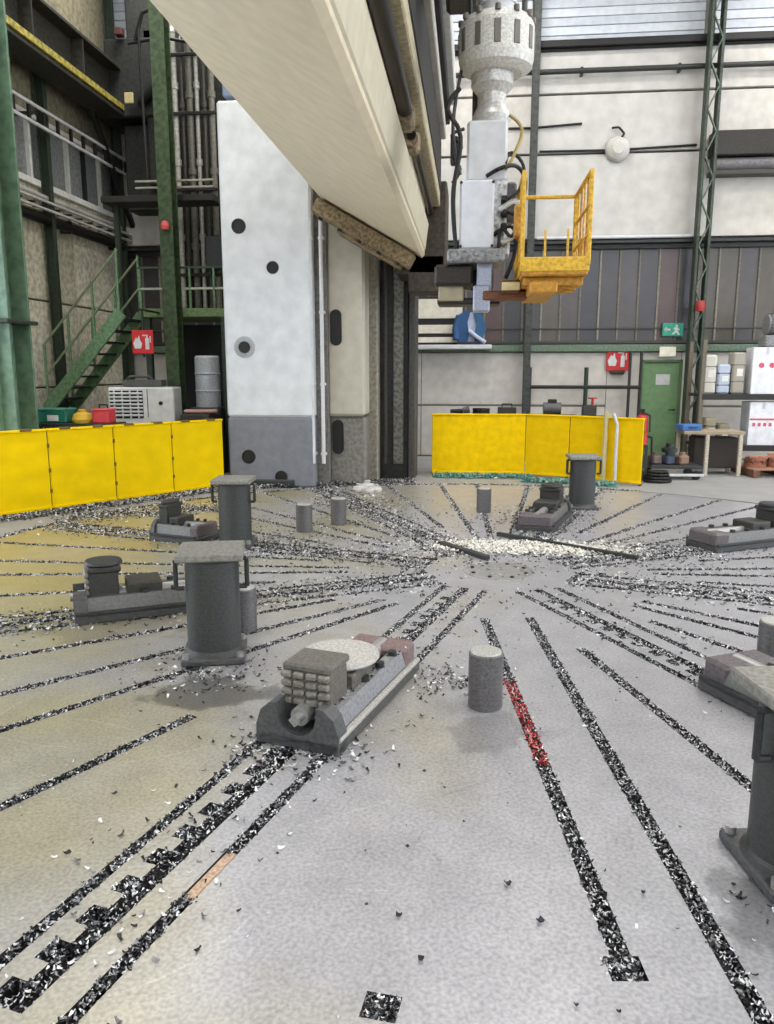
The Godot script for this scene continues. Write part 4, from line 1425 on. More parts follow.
# ------------------------------------------------------------- back details
func build_back_details() -> void:
	# green door
	var d := thing("door_1", "green steel door with a white notice in the back wall", "door", Vector3(3.63, 0, BACK), 0.0, "", "structure")
	var st := begin()
	bx(st, Vector3(0, 0.92, -0.02), Vector3(0.68, 1.84, 0.05), 0.008)
	done(st, "leaf", mat(Color8(122, 158, 112), 0.6, 0.0, "soft", 1.0), d)
	st = begin()
	bx(st, Vector3(-0.36, 0.94, 0.0), Vector3(0.05, 1.9, 0.1), 0.006)
	bx(st, Vector3(0.36, 0.94, 0.0), Vector3(0.05, 1.9, 0.1), 0.006)
	bx(st, Vector3(0, 1.87, 0.0), Vector3(0.76, 0.05, 0.1), 0.006)
	done(st, "frame", mat(Color8(96, 128, 90), 0.6), d)
	st = begin()
	bx(st, Vector3(0.04, 1.52, 0.012), Vector3(0.26, 0.2, 0.006), 0.002)
	done(st, "notice", white, d)
	st = begin()
	cyl(st, Vector3(0.27, 0.95, 0.0), Vector3(0.27, 0.95, 0.06), 0.02, 0.02, 10)
	bx(st, Vector3(0.23, 0.95, 0.06), Vector3(0.12, 0.02, 0.02), 0.004)
	done(st, "handle", black, d)
	st = begin()
	bx(st, Vector3(3.7, 2.04, BACK + 0.13), Vector3(0.3, 0.18, 0.01), 0.003)
	tag(done(st, "notice_board", mat(Color8(244, 240, 220), 0.6)), "blank cream notice above the green door", "notice")
	# exit sign
	var e := thing("exit_sign", "green emergency exit sign with white arrow and figure above the door", "sign", Vector3(3.8, 2.45, BACK - 0.03))
	st = begin()
	bx(st, Vector3.ZERO, Vector3(0.38, 0.24, 0.09), 0.005)
	done(st, "board", mat(Color8(54, 164, 134), 0.5), e)
	st = begin()
	bx(st, Vector3(-0.1, -0.0, 0.047), Vector3(0.1, 0.03, 0.006), 0.001)
	prism(st, PackedVector2Array([Vector2(-0.17, 0.0), Vector2(-0.12, 0.05), Vector2(-0.12, -0.05)]), 0.044, 0.05)
	done(st, "arrow", white, e)
	st = begin()
	cyl(st, Vector3(0.06, 0.07, 0.044), Vector3(0.06, 0.07, 0.05), 0.022, 0.022, 10)
	prism(st, PackedVector2Array([Vector2(0.02, 0.04), Vector2(0.08, 0.045), Vector2(0.12, 0.0), Vector2(0.09, -0.01), Vector2(0.07, 0.01), Vector2(0.1, -0.05), Vector2(0.13, -0.09), Vector2(0.1, -0.1), Vector2(0.055, -0.05), Vector2(0.02, -0.09), Vector2(-0.02, -0.08), Vector2(0.03, -0.03), Vector2(0.035, 0.015), Vector2(0.0, 0.0)]), 0.044, 0.05)
	done(st, "figure", white, e)
	# red fire sign
	var f := thing("fire_sign", "red fire equipment sign on the cream wall left of the green door", "sign", Vector3(2.8, 1.9, BACK + 0.06))
	st = begin()
	bx(st, Vector3.ZERO, Vector3(0.42, 0.42, 0.02), 0.005)
	done(st, "board", red, f)
	fire_symbols(f, 0.42)
	st = begin()
	bx(st, Vector3(0, -0.24, 0.03), Vector3(0.26, 0.08, 0.1), 0.02)
	done(st, "holder", mat(Color8(70, 30, 28), 0.6), f)
	st = begin()
	lathe(st, [Vector2(0, -0.09), Vector2(0.07, -0.09), Vector2(0.085, 0.0), Vector2(0.07, 0.09), Vector2(0, 0.1)], Vector3(4.14, 2.84, BACK + 0.48), 14)
	tag(done(st, "alarm_bell", mat(Color8(176, 54, 50), 0.5)), "red alarm bell on the green laced column", "alarm")
	# roller shutter box
	var rb := thing("shutter_box", "dark shutter box with grey roll on the back wall at the right", "shutter box", Vector3(6.2, 5.45, BACK + 0.18))
	st = begin()
	bx(st, Vector3(0, 0.2, 0), Vector3(4.0, 0.42, 0.3), 0.02)
	done(st, "housing", mat(Color8(42, 38, 32), 0.6, 0.0, "worn", 1.0), rb)
	st = begin()
	cyl(st, Vector3(-1.95, -0.14, 0), Vector3(1.95, -0.14, 0), 0.12, 0.12, 16)
	done(st, "roll", mat(Color8(112, 110, 112), 0.6, 0.0, "worn", 1.0), rb)
	st = begin()
	bx(st, Vector3(0, -0.29, 0.0), Vector3(4.0, 0.08, 0.26), 0.01)
	done(st, "bottom_bar", mat(Color8(66, 62, 56), 0.6), rb)
	# wall lamp
	var wl := thing("wall_lamp", "round pale wall lamp on the cream sheets right of the cage", "lamp", Vector3(2.6, 5.66, BACK + 0.05))
	st = begin()
	lathe(st, [Vector2(0, 0.14), Vector2(0.1, 0.14), Vector2(0.19, 0.08), Vector2(0.22, 0.02), Vector2(0.22, 0.0)], Vector3.ZERO, 20)
	var o := done(st, "shade", mat(Color8(214, 210, 202), 0.5, 0.0, "worn", 3.0), wl)
	o.rotation.x = PI / 2
	st = begin()
	tube(st, [Vector3(0, 0.1, 0.05), Vector3(0.1, 0.25, 0.06), Vector3(0.0, 0.36, 0.05), Vector3(-0.12, 0.36, 0.02)], 0.02, 8)
	done(st, "bracket", black, wl)
	# thin cables between columns
	for q in [[Vector3(0.2, 6.08, BACK + 0.04), Vector3(1.95, 6.12, BACK + 0.04), "black cable on the back wall above the yellow cage, upper run"], [Vector3(1.2, 5.66, BACK + 0.04), Vector3(4.0, 5.7, BACK + 0.04), "black cable on the back wall leading to the round wall lamp"]]:
		st = begin()
		tube(st, [q[0], (q[0] as Vector3).lerp(q[1], 0.5) + Vector3(0, -0.03, 0), q[1]], 0.02, 8)
		tag(done(st, "wall_cable", black), q[2], "cable")
	# pipe frame in front of the low wall
	var pf := thing("pipe_railing", "dark pipe railing in front of the low cream wall behind the guard", "railing", Vector3(0, 0, BACK + 0.25))
	st = begin()
	cyl(st, Vector3(1.1, 1.38, 0), Vector3(3.22, 1.38, 0), 0.035, 0.035, 10)
	done(st, "rail", black, pf)
	for x in [1.15, 2.2, 3.0, 3.2]:
		st = begin()
		cyl(st, Vector3(x, 0, 0), Vector3(x, 2.05 if x > 2.5 else 1.75, 0), 0.04 if x == 2.2 else 0.028, -1.0, 10)
		done(st, "upright", iron_dark if x != 2.2 else green_dark, pf)
	# wall cabinet with dark gaps, ledge and cloth
	var cb := thing("wall_cabinet", "cream slatted cabinet on the wall beside the column edge", "cabinet", Vector3(-0.6, 0, BACK + 0.16))
	st = begin()
	bx(st, Vector3(0, 2.6, -0.04), Vector3(0.9, 0.96, 0.2), 0.01)
	done(st, "back", mat(Color8(40, 38, 34), 0.7), cb)
	for q in [[2.85, 0.36], [2.47, 0.16], [2.27, 0.1]]:
		st = begin()
		bx(st, Vector3(0, q[0], 0.07), Vector3(0.88, q[1], 0.03), 0.005)
		done(st, "slat", mat(Color8(232, 226, 208), 0.6), cb)
	st = begin()
	bx(st, Vector3(-0.35, 2.13, BACK + 0.3), Vector3(1.5, 0.08, 0.44), 0.01)
	tag(done(st, "wall_ledge", white), "white ledge under the slatted cabinet", "ledge")
	var cl := thing("work_jacket", "blue and white work jacket hanging over the white ledge", "jacket", Vector3(0.02, 2.17, BACK + 0.34))
	jacket(cl)
	# shelf rack at the right with white cartons
	build_rack()
	# bench
	var b := thing("work_bench", "wooden workbench with pale legs left of the cartons", "bench", Vector3(3.95, 0, -13.3))
	st = begin()
	for k in 3: bx(st, Vector3(0, 0.7, -0.2 + k * 0.2), Vector3(0.95, 0.05, 0.19), 0.006)
	done(st, "top", mat(Color8(176, 160, 134), 0.7, 0.0, "worn", 2.0), b)
	for q in [[-0.42, -0.26], [0.42, -0.26], [-0.1, 0.26], [0.42, 0.26]]:
		st = begin()
		bx(st, Vector3(q[0], 0.34, q[1]), Vector3(0.06, 0.68, 0.06), 0.006)
		done(st, "leg", mat(Color8(206, 196, 176), 0.6, 0.0, "worn", 2.0), b)
	st = begin()
	bx(st, Vector3(0.1, 0.36, -0.1), Vector3(0.7, 0.5, 0.36), 0.01)
	done(st, "under_cabinet", mat(Color8(52, 46, 40), 0.7), b)
	var bl := thing("blue_case", "flat blue case lying on the wooden workbench", "case", Vector3(3.6, 0.726, -13.25), 0.2)
	st = begin()
	bx(st, Vector3(0, 0.05, 0), Vector3(0.34, 0.1, 0.26), 0.015)
	done(st, "body", mat(Color8(56, 112, 178), 0.5), bl)
	st = begin()
	tube(st, [Vector3(-0.06, 0.05, 0.13), Vector3(-0.06, 0.05, 0.17), Vector3(0.06, 0.05, 0.17), Vector3(0.06, 0.05, 0.13)], 0.008, 8)
	done(st, "handle", black, bl)
	# low cart with scrap
	var ct := thing("flat_cart", "low dark cart loaded with parts in front of the green door", "cart", Vector3(3.24, 0, -12.72), 0.05)
	st = begin()
	bx(st, Vector3(0, 0.2, 0), Vector3(0.8, 0.05, 0.5), 0.008)
	done(st, "deck", iron_dark, ct)
	st = begin()
	bx(st, Vector3(0, 0.08, 0.26), Vector3(0.84, 0.04, 0.03), 0.004)
	done(st, "edge_strip", white, ct)
	for q in [[-0.32, -0.2], [0.32, -0.2], [-0.32, 0.2], [0.32, 0.2]]:
		st = begin()
		cyl(st, Vector3(q[0], 0.07, q[1] - 0.02), Vector3(q[0], 0.07, q[1] + 0.02), 0.07, 0.07, 14)
		done(st, "wheel", black, ct)
	st = begin()
	tube(st, [Vector3(-0.38, 0.22, -0.2), Vector3(-0.4, 0.66, -0.2), Vector3(-0.4, 0.66, 0.2), Vector3(-0.38, 0.22, 0.2)], 0.016, 8)
	done(st, "push_bar", black, ct)
	var r := RandomNumberGenerator.new()
	r.seed = 77
	var cm := [mat(Color8(120, 104, 96), 0.6, 0.1, "worn", 3.0), mat(Color8(78, 84, 110), 0.6, 0.1, "worn", 3.0), mat(Color8(150, 120, 100), 0.6, 0.0, "worn", 3.0), iron_dark]
	var plab := ["brown casting on the flat cart, at its left end", "blue-grey machine part on the middle of the flat cart", "tan casting at the right end of the flat cart", "dark round part on top of the flat cart load"]
	for k in 4:
		var at := Vector3(2.96 + k * 0.21, 0.226, -12.7)
		var pt := thing("machine_part", plab[k], "machine part", at if k < 3 else Vector3(3.18, 0.418, -12.7), r.randf() * 2.0, "parts on the flat cart")
		st = begin()
		if k == 3:
			lathe(st, [Vector2(0, 0), Vector2(0.12, 0), Vector2(0.12, 0.06), Vector2(0.06, 0.08), Vector2(0.06, 0.14), Vector2(0, 0.14)], Vector3.ZERO, 16)
		else:
			bx(st, Vector3(0, 0.07, 0), Vector3(0.17, 0.14, 0.17), 0.02)
			cyl(st, Vector3(0, 0.13, 0), Vector3(0, 0.19, 0), 0.05, 0.05, 12)
		done(st, "body", cm[k], pt)
	# dark hose coil on the floor beside the cart
	st = begin()
	for k in 4:
		var pts := []
		for j in 21:
			var a := TAU * j / 20
			pts.append(Vector3(2.9 + cos(a) * (0.2 - k * 0.02), 0.03 + k * 0.045, -12.2 + sin(a) * (0.16 - k * 0.02)))
		tube(st, pts, 0.022, 6)
	tag(done(st, "hose_coil", black), "black hose coiled on the floor in front of the cart", "hose")

func jacket(parent: Node3D) -> void:
	# hangs open from a peg, hem resting on the ledge
	var blue := mat(Color8(52, 92, 140), 0.85, 0.0, "worn", 4.0)
	var pale := mat(Color8(196, 204, 226), 0.85, 0.0, "soft", 4.0)
	var st := begin()
	prism(st, PackedVector2Array([Vector2(-0.12, 0.0), Vector2(0.12, 0.0), Vector2(0.14, 0.5), Vector2(0.08, 0.6), Vector2(-0.08, 0.6), Vector2(-0.14, 0.5)]), -0.1, 0.0)
	done(st, "lining", pale, parent)
	st = begin()
	prism(st, PackedVector2Array([Vector2(-0.27, 0.02), Vector2(-0.08, 0.0), Vector2(-0.05, 0.2), Vector2(-0.08, 0.42), Vector2(-0.03, 0.6), Vector2(-0.1, 0.64), Vector2(-0.24, 0.56), Vector2(-0.3, 0.3)]), -0.1, 0.05)
	done(st, "front_half", blue, parent)
	st = begin()
	prism(st, PackedVector2Array([Vector2(0.06, 0.04), Vector2(0.2, 0.1), Vector2(0.28, 0.3), Vector2(0.2, 0.54), Vector2(0.09, 0.63), Vector2(0.03, 0.6), Vector2(0.1, 0.4), Vector2(0.05, 0.2)]), -0.1, 0.06)
	done(st, "front_half", mat(Color8(58, 104, 148), 0.85, 0.0, "worn", 4.0), parent)
	st = begin()
	tube(st, [Vector3(-0.05, 0.26, 0.07), Vector3(0.1, 0.14, 0.1), Vector3(0.26, 0.04, 0.12)], 0.04, 10)
	done(st, "sleeve", pale, parent)
	st = begin()
	tube(st, [Vector3(-0.24, 0.54, -0.02), Vector3(-0.31, 0.3, 0.02), Vector3(-0.29, 0.1, 0.06)], 0.06, 10)
	done(st, "sleeve", blue, parent)
	st = begin()
	bx(st, Vector3(-0.05, 0.03, 0.08), Vector3(0.44, 0.06, 0.14), 0.02, Basis(Vector3.UP, 0.1))
	done(st, "hem", mat(Color8(40, 48, 66), 0.85), parent)

func build_rack() -> void:
	var at := Vector3(4.9, 0, -14.3)
	var k := thing("storage_rack", "dark steel storage rack holding white cartons against the back wall", "rack", at)
	var st := begin()
	for x in [-0.95, 0.95]:
		for z in [-0.4, 0.4]:
			st = begin()
			bx(st, Vector3(x, 1.1, z), Vector3(0.07, 2.2, 0.07), 0.006)
			done(st, "post", mat(Color8(120, 112, 96), 0.6, 0.0, "worn", 2.0), k)
	for y in [0.40, 1.27]:
		st = begin()
		bx(st, Vector3(0, y, 0), Vector3(1.9, 0.05, 0.86), 0.006)
		bx(st, Vector3(0, y - 0.02, 0.42), Vector3(1.9, 0.1, 0.04), 0.006)
		done(st, "shelf", mat(Color8(46, 42, 40), 0.6, 0.0, "worn", 2.0), k)
	var rp := mat(Color8(214, 92, 110), 0.7)
	var labels := ["white carton with red print on the upper shelf, nearer the column", "white carton with red print on the upper shelf, farther right", "white carton with red stripe on the lower shelf, nearer the column", "white carton with red stripe on the lower shelf, farther right"]
	for i in 4:
		var p := Vector3(4.99 + 0.47 * (i % 2), 1.295 if i < 2 else 0.425, -14.12)
		var h := 0.78 if i < 2 else 0.74
		var c := thing("carton", labels[i], "carton", p, 0.03 * (i - 1), "white cartons on the rack")
		st = begin()
		bx(st, Vector3(0, h / 2, 0), Vector3(0.45, h, 0.4), 0.008)
		done(st, "box", mat(Color8(240, 242, 248), 0.6), c)
		st = begin()
		bx(st, Vector3(0, h, 0), Vector3(0.05, 0.006, 0.4), 0.002)
		bx(st, Vector3(0.0, h - 0.06, 0.202), Vector3(0.05, 0.12, 0.004), 0.001)
		done(st, "tape", mat(Color8(206, 208, 212), 0.4), c)
		st = begin()
		if i < 2:
			for j in 2:
				var pl := PackedVector2Array()
				for q in 20:
					var a := TAU * q / 20
					pl.append(Vector2(-0.08 + j * 0.17 + cos(a) * 0.045, h * 0.62 + sin(a) * 0.045))
				var st2 := st
				prism(st2, pl, 0.2, 0.204)
		else:
			bx(st, Vector3(0, h * 0.6, 0.201), Vector3(0.42, 0.03, 0.004), 0.001)
			for j in 4: bx(st, Vector3(-0.14 + j * 0.09, h * 0.48, 0.201), Vector3(0.05, 0.06, 0.004), 0.001)
		done(st, "print", rp, c)
	var sl := ["pale wrapped parcel at the left end of the upper rack shelf", "bluish wrapped parcel in the middle of the upper rack shelf", "grey parcel right beside the cartons on the upper rack shelf", "tan parcel at the left end of the lower rack shelf", "olive parcel beside the white carton on the lower rack shelf"]
	var sc := [Color8(222, 220, 206), Color8(196, 208, 226), Color8(176, 170, 156), Color8(168, 158, 134), Color8(146, 138, 112)]
	for i in 5:
		var p := Vector3(4.1 + 0.225 * (i % 3) + (0.05 if i > 2 else 0.0), 1.296 if i < 3 else 0.426, -14.1)
		var c := thing("wrapped_parcel", sl[i], "parcel", p, 0.06 * (i - 2), "wrapped parcels on the rack")
		var h: float = [0.66, 0.5, 0.7, 0.46, 0.36][i]
		st = begin()
		bx(st, Vector3(0, h / 2, 0), Vector3(0.205, h, 0.3), 0.03)
		done(st, "wrapping", mat(sc[i], 0.6, 0.0, "worn", 5.0), c)
		for y in [0.3, 0.7]:
			st = begin()
			bx(st, Vector3(0, h * y, 0), Vector3(0.211, 0.022, 0.306), 0.03)
			done(st, "strap", black if i % 2 else mat(Color8(110, 100, 84), 0.6), c)
		st = begin()
		bx(st, Vector3(0.02, h * 0.52, 0.152), Vector3(0.1, h * 0.18, 0.004), 0.001)
		done(st, "label", mat(Color8(236, 234, 226), 0.6), c)
	# grey machine head on top of the cartons
	var m := thing("pump_unit", "grey pump unit standing on top of the upper white cartons", "pump", Vector3(5.2, 2.08, -14.15))
	st = begin()
	bx(st, Vector3(0, 0.1, 0), Vector3(0.5, 0.2, 0.36), 0.03)
	cyl(st, Vector3(-0.2, 0.38, 0), Vector3(0.24, 0.38, 0), 0.17, 0.17, 20)
	done(st, "body", mat(Color8(150, 150, 150), 0.5, 0.2, "dirty", 3.0), m)
	st = begin()
	for j in 6: cyl(st, Vector3(-0.16 + j * 0.07, 0.38, 0), Vector3(-0.14 + j * 0.07, 0.38, 0), 0.19, 0.19, 20)
	bits(done(st, "fins", mat(Color8(110, 110, 112), 0.5, 0.2, "dirty", 3.0), m))
	st = begin()
	lathe(st, [Vector2(0, 0.5), Vector2(0.12, 0.5), Vector2(0.12, 0.72), Vector2(0.08, 0.8), Vector2(0, 0.8)], Vector3(0.05, 0, 0), 16)
	done(st, "cap", mat(Color8(214, 214, 212), 0.5, 0.1, "worn", 3.0), m)
	# pallets and rust brown castings on the floor
	var pal := thing("wooden_pallet", "rust-brown wooden pallet on the floor below the cartons", "pallet", Vector3(5.04, 0, -13.3), 0.1)
	for j in 5:
		st = begin()
		bx(st, Vector3(0, 0.13, -0.36 + j * 0.18), Vector3(1.1, 0.025, 0.12), 0.004)
		done(st, "plank", mat(Color8(168, 126, 100), 0.8, 0.0, "worn", 2.0), pal)
	for x in [-0.5, 0.0, 0.5]:
		st = begin()
		bx(st, Vector3(x, 0.06, 0), Vector3(0.1, 0.11, 0.85), 0.004)
		done(st, "bearer", mat(Color8(120, 84, 62), 0.8, 0.0, "worn", 2.0), pal)
	var cl := ["reddish-brown ring casting on the pallet nearest the bench", "reddish-brown ring casting in the middle of the pallet", "reddish-brown ring casting at the right end of the pallet"]
	for j in 3:
		var c := thing("ring_casting", cl[j], "casting", Vector3(4.68 + j * 0.36, 0.143, -13.2), 0.4 * j, "castings on the pallet")
		st = begin()
		lathe(st, [Vector2(0.08, 0), Vector2(0.17, 0), Vector2(0.17, 0.05), Vector2(0.14, 0.06), Vector2(0.14, 0.1), Vector2(0.16, 0.11), Vector2(0.16, 0.15), Vector2(0.08, 0.15), Vector2(0.08, 0.0)], Vector3.ZERO, 20)
		done(st, "ring", mat(Color8(176, 116, 90), 0.7, 0.1, "dirty", 3.0), c)
		for n in 6:
			st = begin()
			var a := TAU * n / 6
			bx(st, Vector3(cos(a) * 0.155, 0.08, sin(a) * 0.155), Vector3(0.05, 0.06, 0.03), 0.006, Basis(Vector3.UP, -a))
			done(st, "lug", mat(Color8(150, 96, 74), 0.7, 0.1, "dirty", 3.0), c)
	var bl2 := ["rusty flat bar lying slanted across the left two ring castings", "rusty flat bar lying slanted across the right two ring castings"]
	for j in 2:
		st = begin()
		bx(st, Vector3(4.84 + j * 0.36, 0.312 + 0.032 * j, -13.18), Vector3(0.66, 0.03, 0.07), 0.005, Basis(Vector3.UP, 0.3 - 0.5 * j))
		tag(done(st, "scrap_bar", mat(Color8(196, 140, 108), 0.7, 0.1, "dirty", 3.0)), bl2[j], "bar", "rusty bars on the castings")

# ------------------------------------------------------------- work holders on the table
func make_jack() -> Node3D:
	var t := thing("jack_stand", "", "stand", Vector3.ZERO, 0.0, "tall round work stands on the table")
	var st := begin()
	bx(st, Vector3(0, 0.02, 0), Vector3(0.37, 0.04, 0.37), 0.008)
	done(st, "base_plate", iron, t)
	st = begin()
	lathe(st, [Vector2(0.0, 0.04), Vector2(0.18, 0.04), Vector2(0.165, 0.055), Vector2(0.158, 0.07), Vector2(0.158, 0.60), Vector2(0.165, 0.62), Vector2(0.0, 0.62)], Vector3.ZERO, 40)
	done(st, "tube", mat(Color8(74, 76, 74), 0.5, 0.25, "worn", 3.0, 0.1), t)
	st = begin()
	bx(st, Vector3(0, 0.645, 0), Vector3(0.38, 0.045, 0.38), 0.008)
	done(st, "top_plate", mat(Color8(152, 150, 142), 0.5, 0.25, "worn", 2.0), t)
	for s in [-1.0, 1.0]:
		st = begin()
		tube(st, [Vector3(s * 0.16, 0.61, 0.05), Vector3(s * 0.205, 0.61, 0.05), Vector3(s * 0.205, 0.44, 0.05), Vector3(s * 0.16, 0.44, 0.05)], 0.014, 8)
		done(st, "handle", iron_dark, t)
	st = begin()
	for a in [0, 1, 2, 3]:
		var p := Vector3([-0.155, 0.155, 0.155, -0.155][a], 0.04, [-0.155, -0.155, 0.155, 0.155][a])
		cyl(st, p, p + Vector3(0, 0.03, 0), 0.022, 0.022, 6)
	bits(done(st, "foot_bolts", steel, t))
	return t

func make_post() -> Node3D:
	var t := thing("round_support", "", "support", Vector3.ZERO, 0.0, "short round steel supports on the table")
	var st := begin()
	lathe(st, [Vector2(0.0, 0.0), Vector2(0.085, 0.0), Vector2(0.088, 0.006), Vector2(0.088, 0.286), Vector2(0.082, 0.293), Vector2(0.0, 0.293)], Vector3.ZERO, 32)
	done(st, "body", mat(Color8(120, 118, 118), 0.4, 0.4, "worn", 3.0), t)
	st = begin()
	lathe(st, [Vector2(0.0, 0.299), Vector2(0.076, 0.299), Vector2(0.08, 0.292)], Vector3.ZERO, 32)
	done(st, "top_face", mat(Color8(206, 206, 200), 0.4, 0.3, "worn", 4.0), t)
	return t

func make_jaw(disc: bool) -> Node3D:
	# local +Z points outward from the table centre
	var t := thing("chuck_jaw", "", "chuck jaw", Vector3.ZERO, 0.0, "chuck jaw boxes around the table")
	var body := mat(Color8(96, 96, 97), 0.5, 0.25, "worn", 2.0, 0.15) if disc else mat(Color8(84, 84, 84), 0.5, 0.25, "worn", 2.0, 0.15)
	var lite := mat(Color8(166, 167, 170), 0.45, 0.3, "worn", 2.5, 0.1) if disc else mat(Color8(120, 118, 114), 0.45, 0.3, "worn", 2.5, 0.1)
	var st := begin()
	bx(st, Vector3(0, 0.03, 0), Vector3(0.42, 0.06, 1.1), 0.01)
	done(st, "base", body, t)
	for s in [-1.0, 1.0]:
		st = begin()
		prism(st, PackedVector2Array([Vector2(0.10, 0.06), Vector2(0.185, 0.06), Vector2(0.16, 0.17), Vector2(0.10, 0.17)]), -0.54, 0.46, Transform3D(Basis(Vector3(s, 0, 0), Vector3.UP, Vector3(0, 0, 1)), Vector3.ZERO))
		done(st, "side_wall", lite, t)
		st = begin()
		bx(st, Vector3(s * 0.2, 0.07, 0), Vector3(0.03, 0.025, 1.08), 0.006)
		done(st, "ledge", mat(Color8(196, 194, 188), 0.5, 0.2, "worn", 3.0) if disc else iron_dark, t)
	st = begin()
	var pl := PackedVector2Array([Vector2(-0.21, 0.0), Vector2(0.21, 0.0), Vector2(0.21, 0.09), Vector2(0.185, 0.165), Vector2(0.14, 0.205), Vector2(0.10, 0.21)])
	for k in 9:
		var a := PI * k / 8
		pl.append(Vector2(cos(a) * 0.095, 0.15 - sin(a) * 0.085))
	pl.append_array(PackedVector2Array([Vector2(-0.10, 0.21), Vector2(-0.14, 0.205), Vector2(-0.185, 0.165), Vector2(-0.21, 0.09)]))
	prism(st, pl, 0.46, 0.55)
	done(st, "end_plate", body, t)
	st = begin()
	cyl(st, Vector3(0, 0.145, -0.5), Vector3(0, 0.145, 0.52), 0.045, 0.045, 18)
	cyl(st, Vector3(0, 0.145, 0.5), Vector3(0, 0.145, 0.57), 0.035, 0.03, 4)
	var sc := done(st, "screw", steel, t)
	st = begin()
	for k in 9: cyl(st, Vector3(0, 0.145, 0.02 + k * 0.05), Vector3(0, 0.145, 0.035 + k * 0.05), 0.055, 0.055, 18)
	bits(done(st, "thread", mat(Color8(150, 150, 150), 0.3, 0.5), sc))
	st = begin()
	bx(st, Vector3(0, 0.115, -0.46), Vector3(0.36, 0.13, 0.18), 0.02)
	done(st, "inner_bridge", mat(Color8(140, 118, 116) if disc else Color8(112, 104, 106), 0.55, 0.15, "worn", 2.0, 0.1), t)
	st = begin()
	bx(st, Vector3(0, 0.245, 0.35), Vector3(0.24, 0.17, 0.2), 0.01)
	bx(st, Vector3(0, 0.345, 0.34), Vector3(0.25, 0.04, 0.22), 0.01)
	bx(st, Vector3(0, 0.19, 0.08), Vector3(0.26, 0.1, 0.24), 0.01)
	var jb := done(st, "jaw_block", mat(Color8(116, 112, 104), 0.5, 0.2, "worn", 2.5, 0.1) if disc else mat(Color8(66, 66, 62), 0.5, 0.2, "worn", 2.5, 0.1), t)
	var tooth := begin()
	bx(tooth, Vector3.ZERO, Vector3(0.056, 0.03, 0.03), 0.008)
	var tm := tooth.commit()
	for r in 4:
		for c in 4:
			put(tm, "tooth", mat(Color8(150, 146, 136), 0.45, 0.3, "worn", 3.0), jb, Transform3D(Basis(), Vector3(-0.096 + c * 0.064, 0.19 + r * 0.042, 0.458)))
	st = begin()
	for s in [-1.0, 1.0]:
		for z in [-0.3, -0.12, 0.08]:
			cyl(st, Vector3(s * 0.135, 0.165, z), Vector3(s * 0.135, 0.195, z), 0.028, 0.026, 6)
	bits(done(st, "bolts", iron_dark, t))
	if disc:
		st = begin()
		lathe(st, [Vector2(0.0, 0.0), Vector2(0.19, 0.0), Vector2(0.20, 0.012), Vector2(0.195, 0.03), Vector2(0.0, 0.03)], Vector3(-0.02, 0.25, 0.03), 36)
		done(st, "round_lid", mat(Color8(206, 203, 196), 0.5, 0.2, "worn", 3.0), t)
		st = begin()
		cyl(st, Vector3(0.0, 0.14, -0.08), Vector3(0.0, 0.262, -0.08), 0.1, 0.1, 20)
		done(st, "lid_seat", iron_dark, t)
	else:
		st = begin()
		lathe(st, [Vector2(0.0, 0.37), Vector2(0.12, 0.37), Vector2(0.13, 0.38), Vector2(0.12, 0.4), Vector2(0.0, 0.4)], Vector3(0.0, -0.005, 0.34), 24)
		done(st, "top_cap", iron_dark, t)
	return t

func spot(az: float, r: float) -> Vector3:
	return HUB + radial(az) * r

func turn_out(az: float) -> float:
	var d := radial(az)
	return atan2(d.x, d.z)

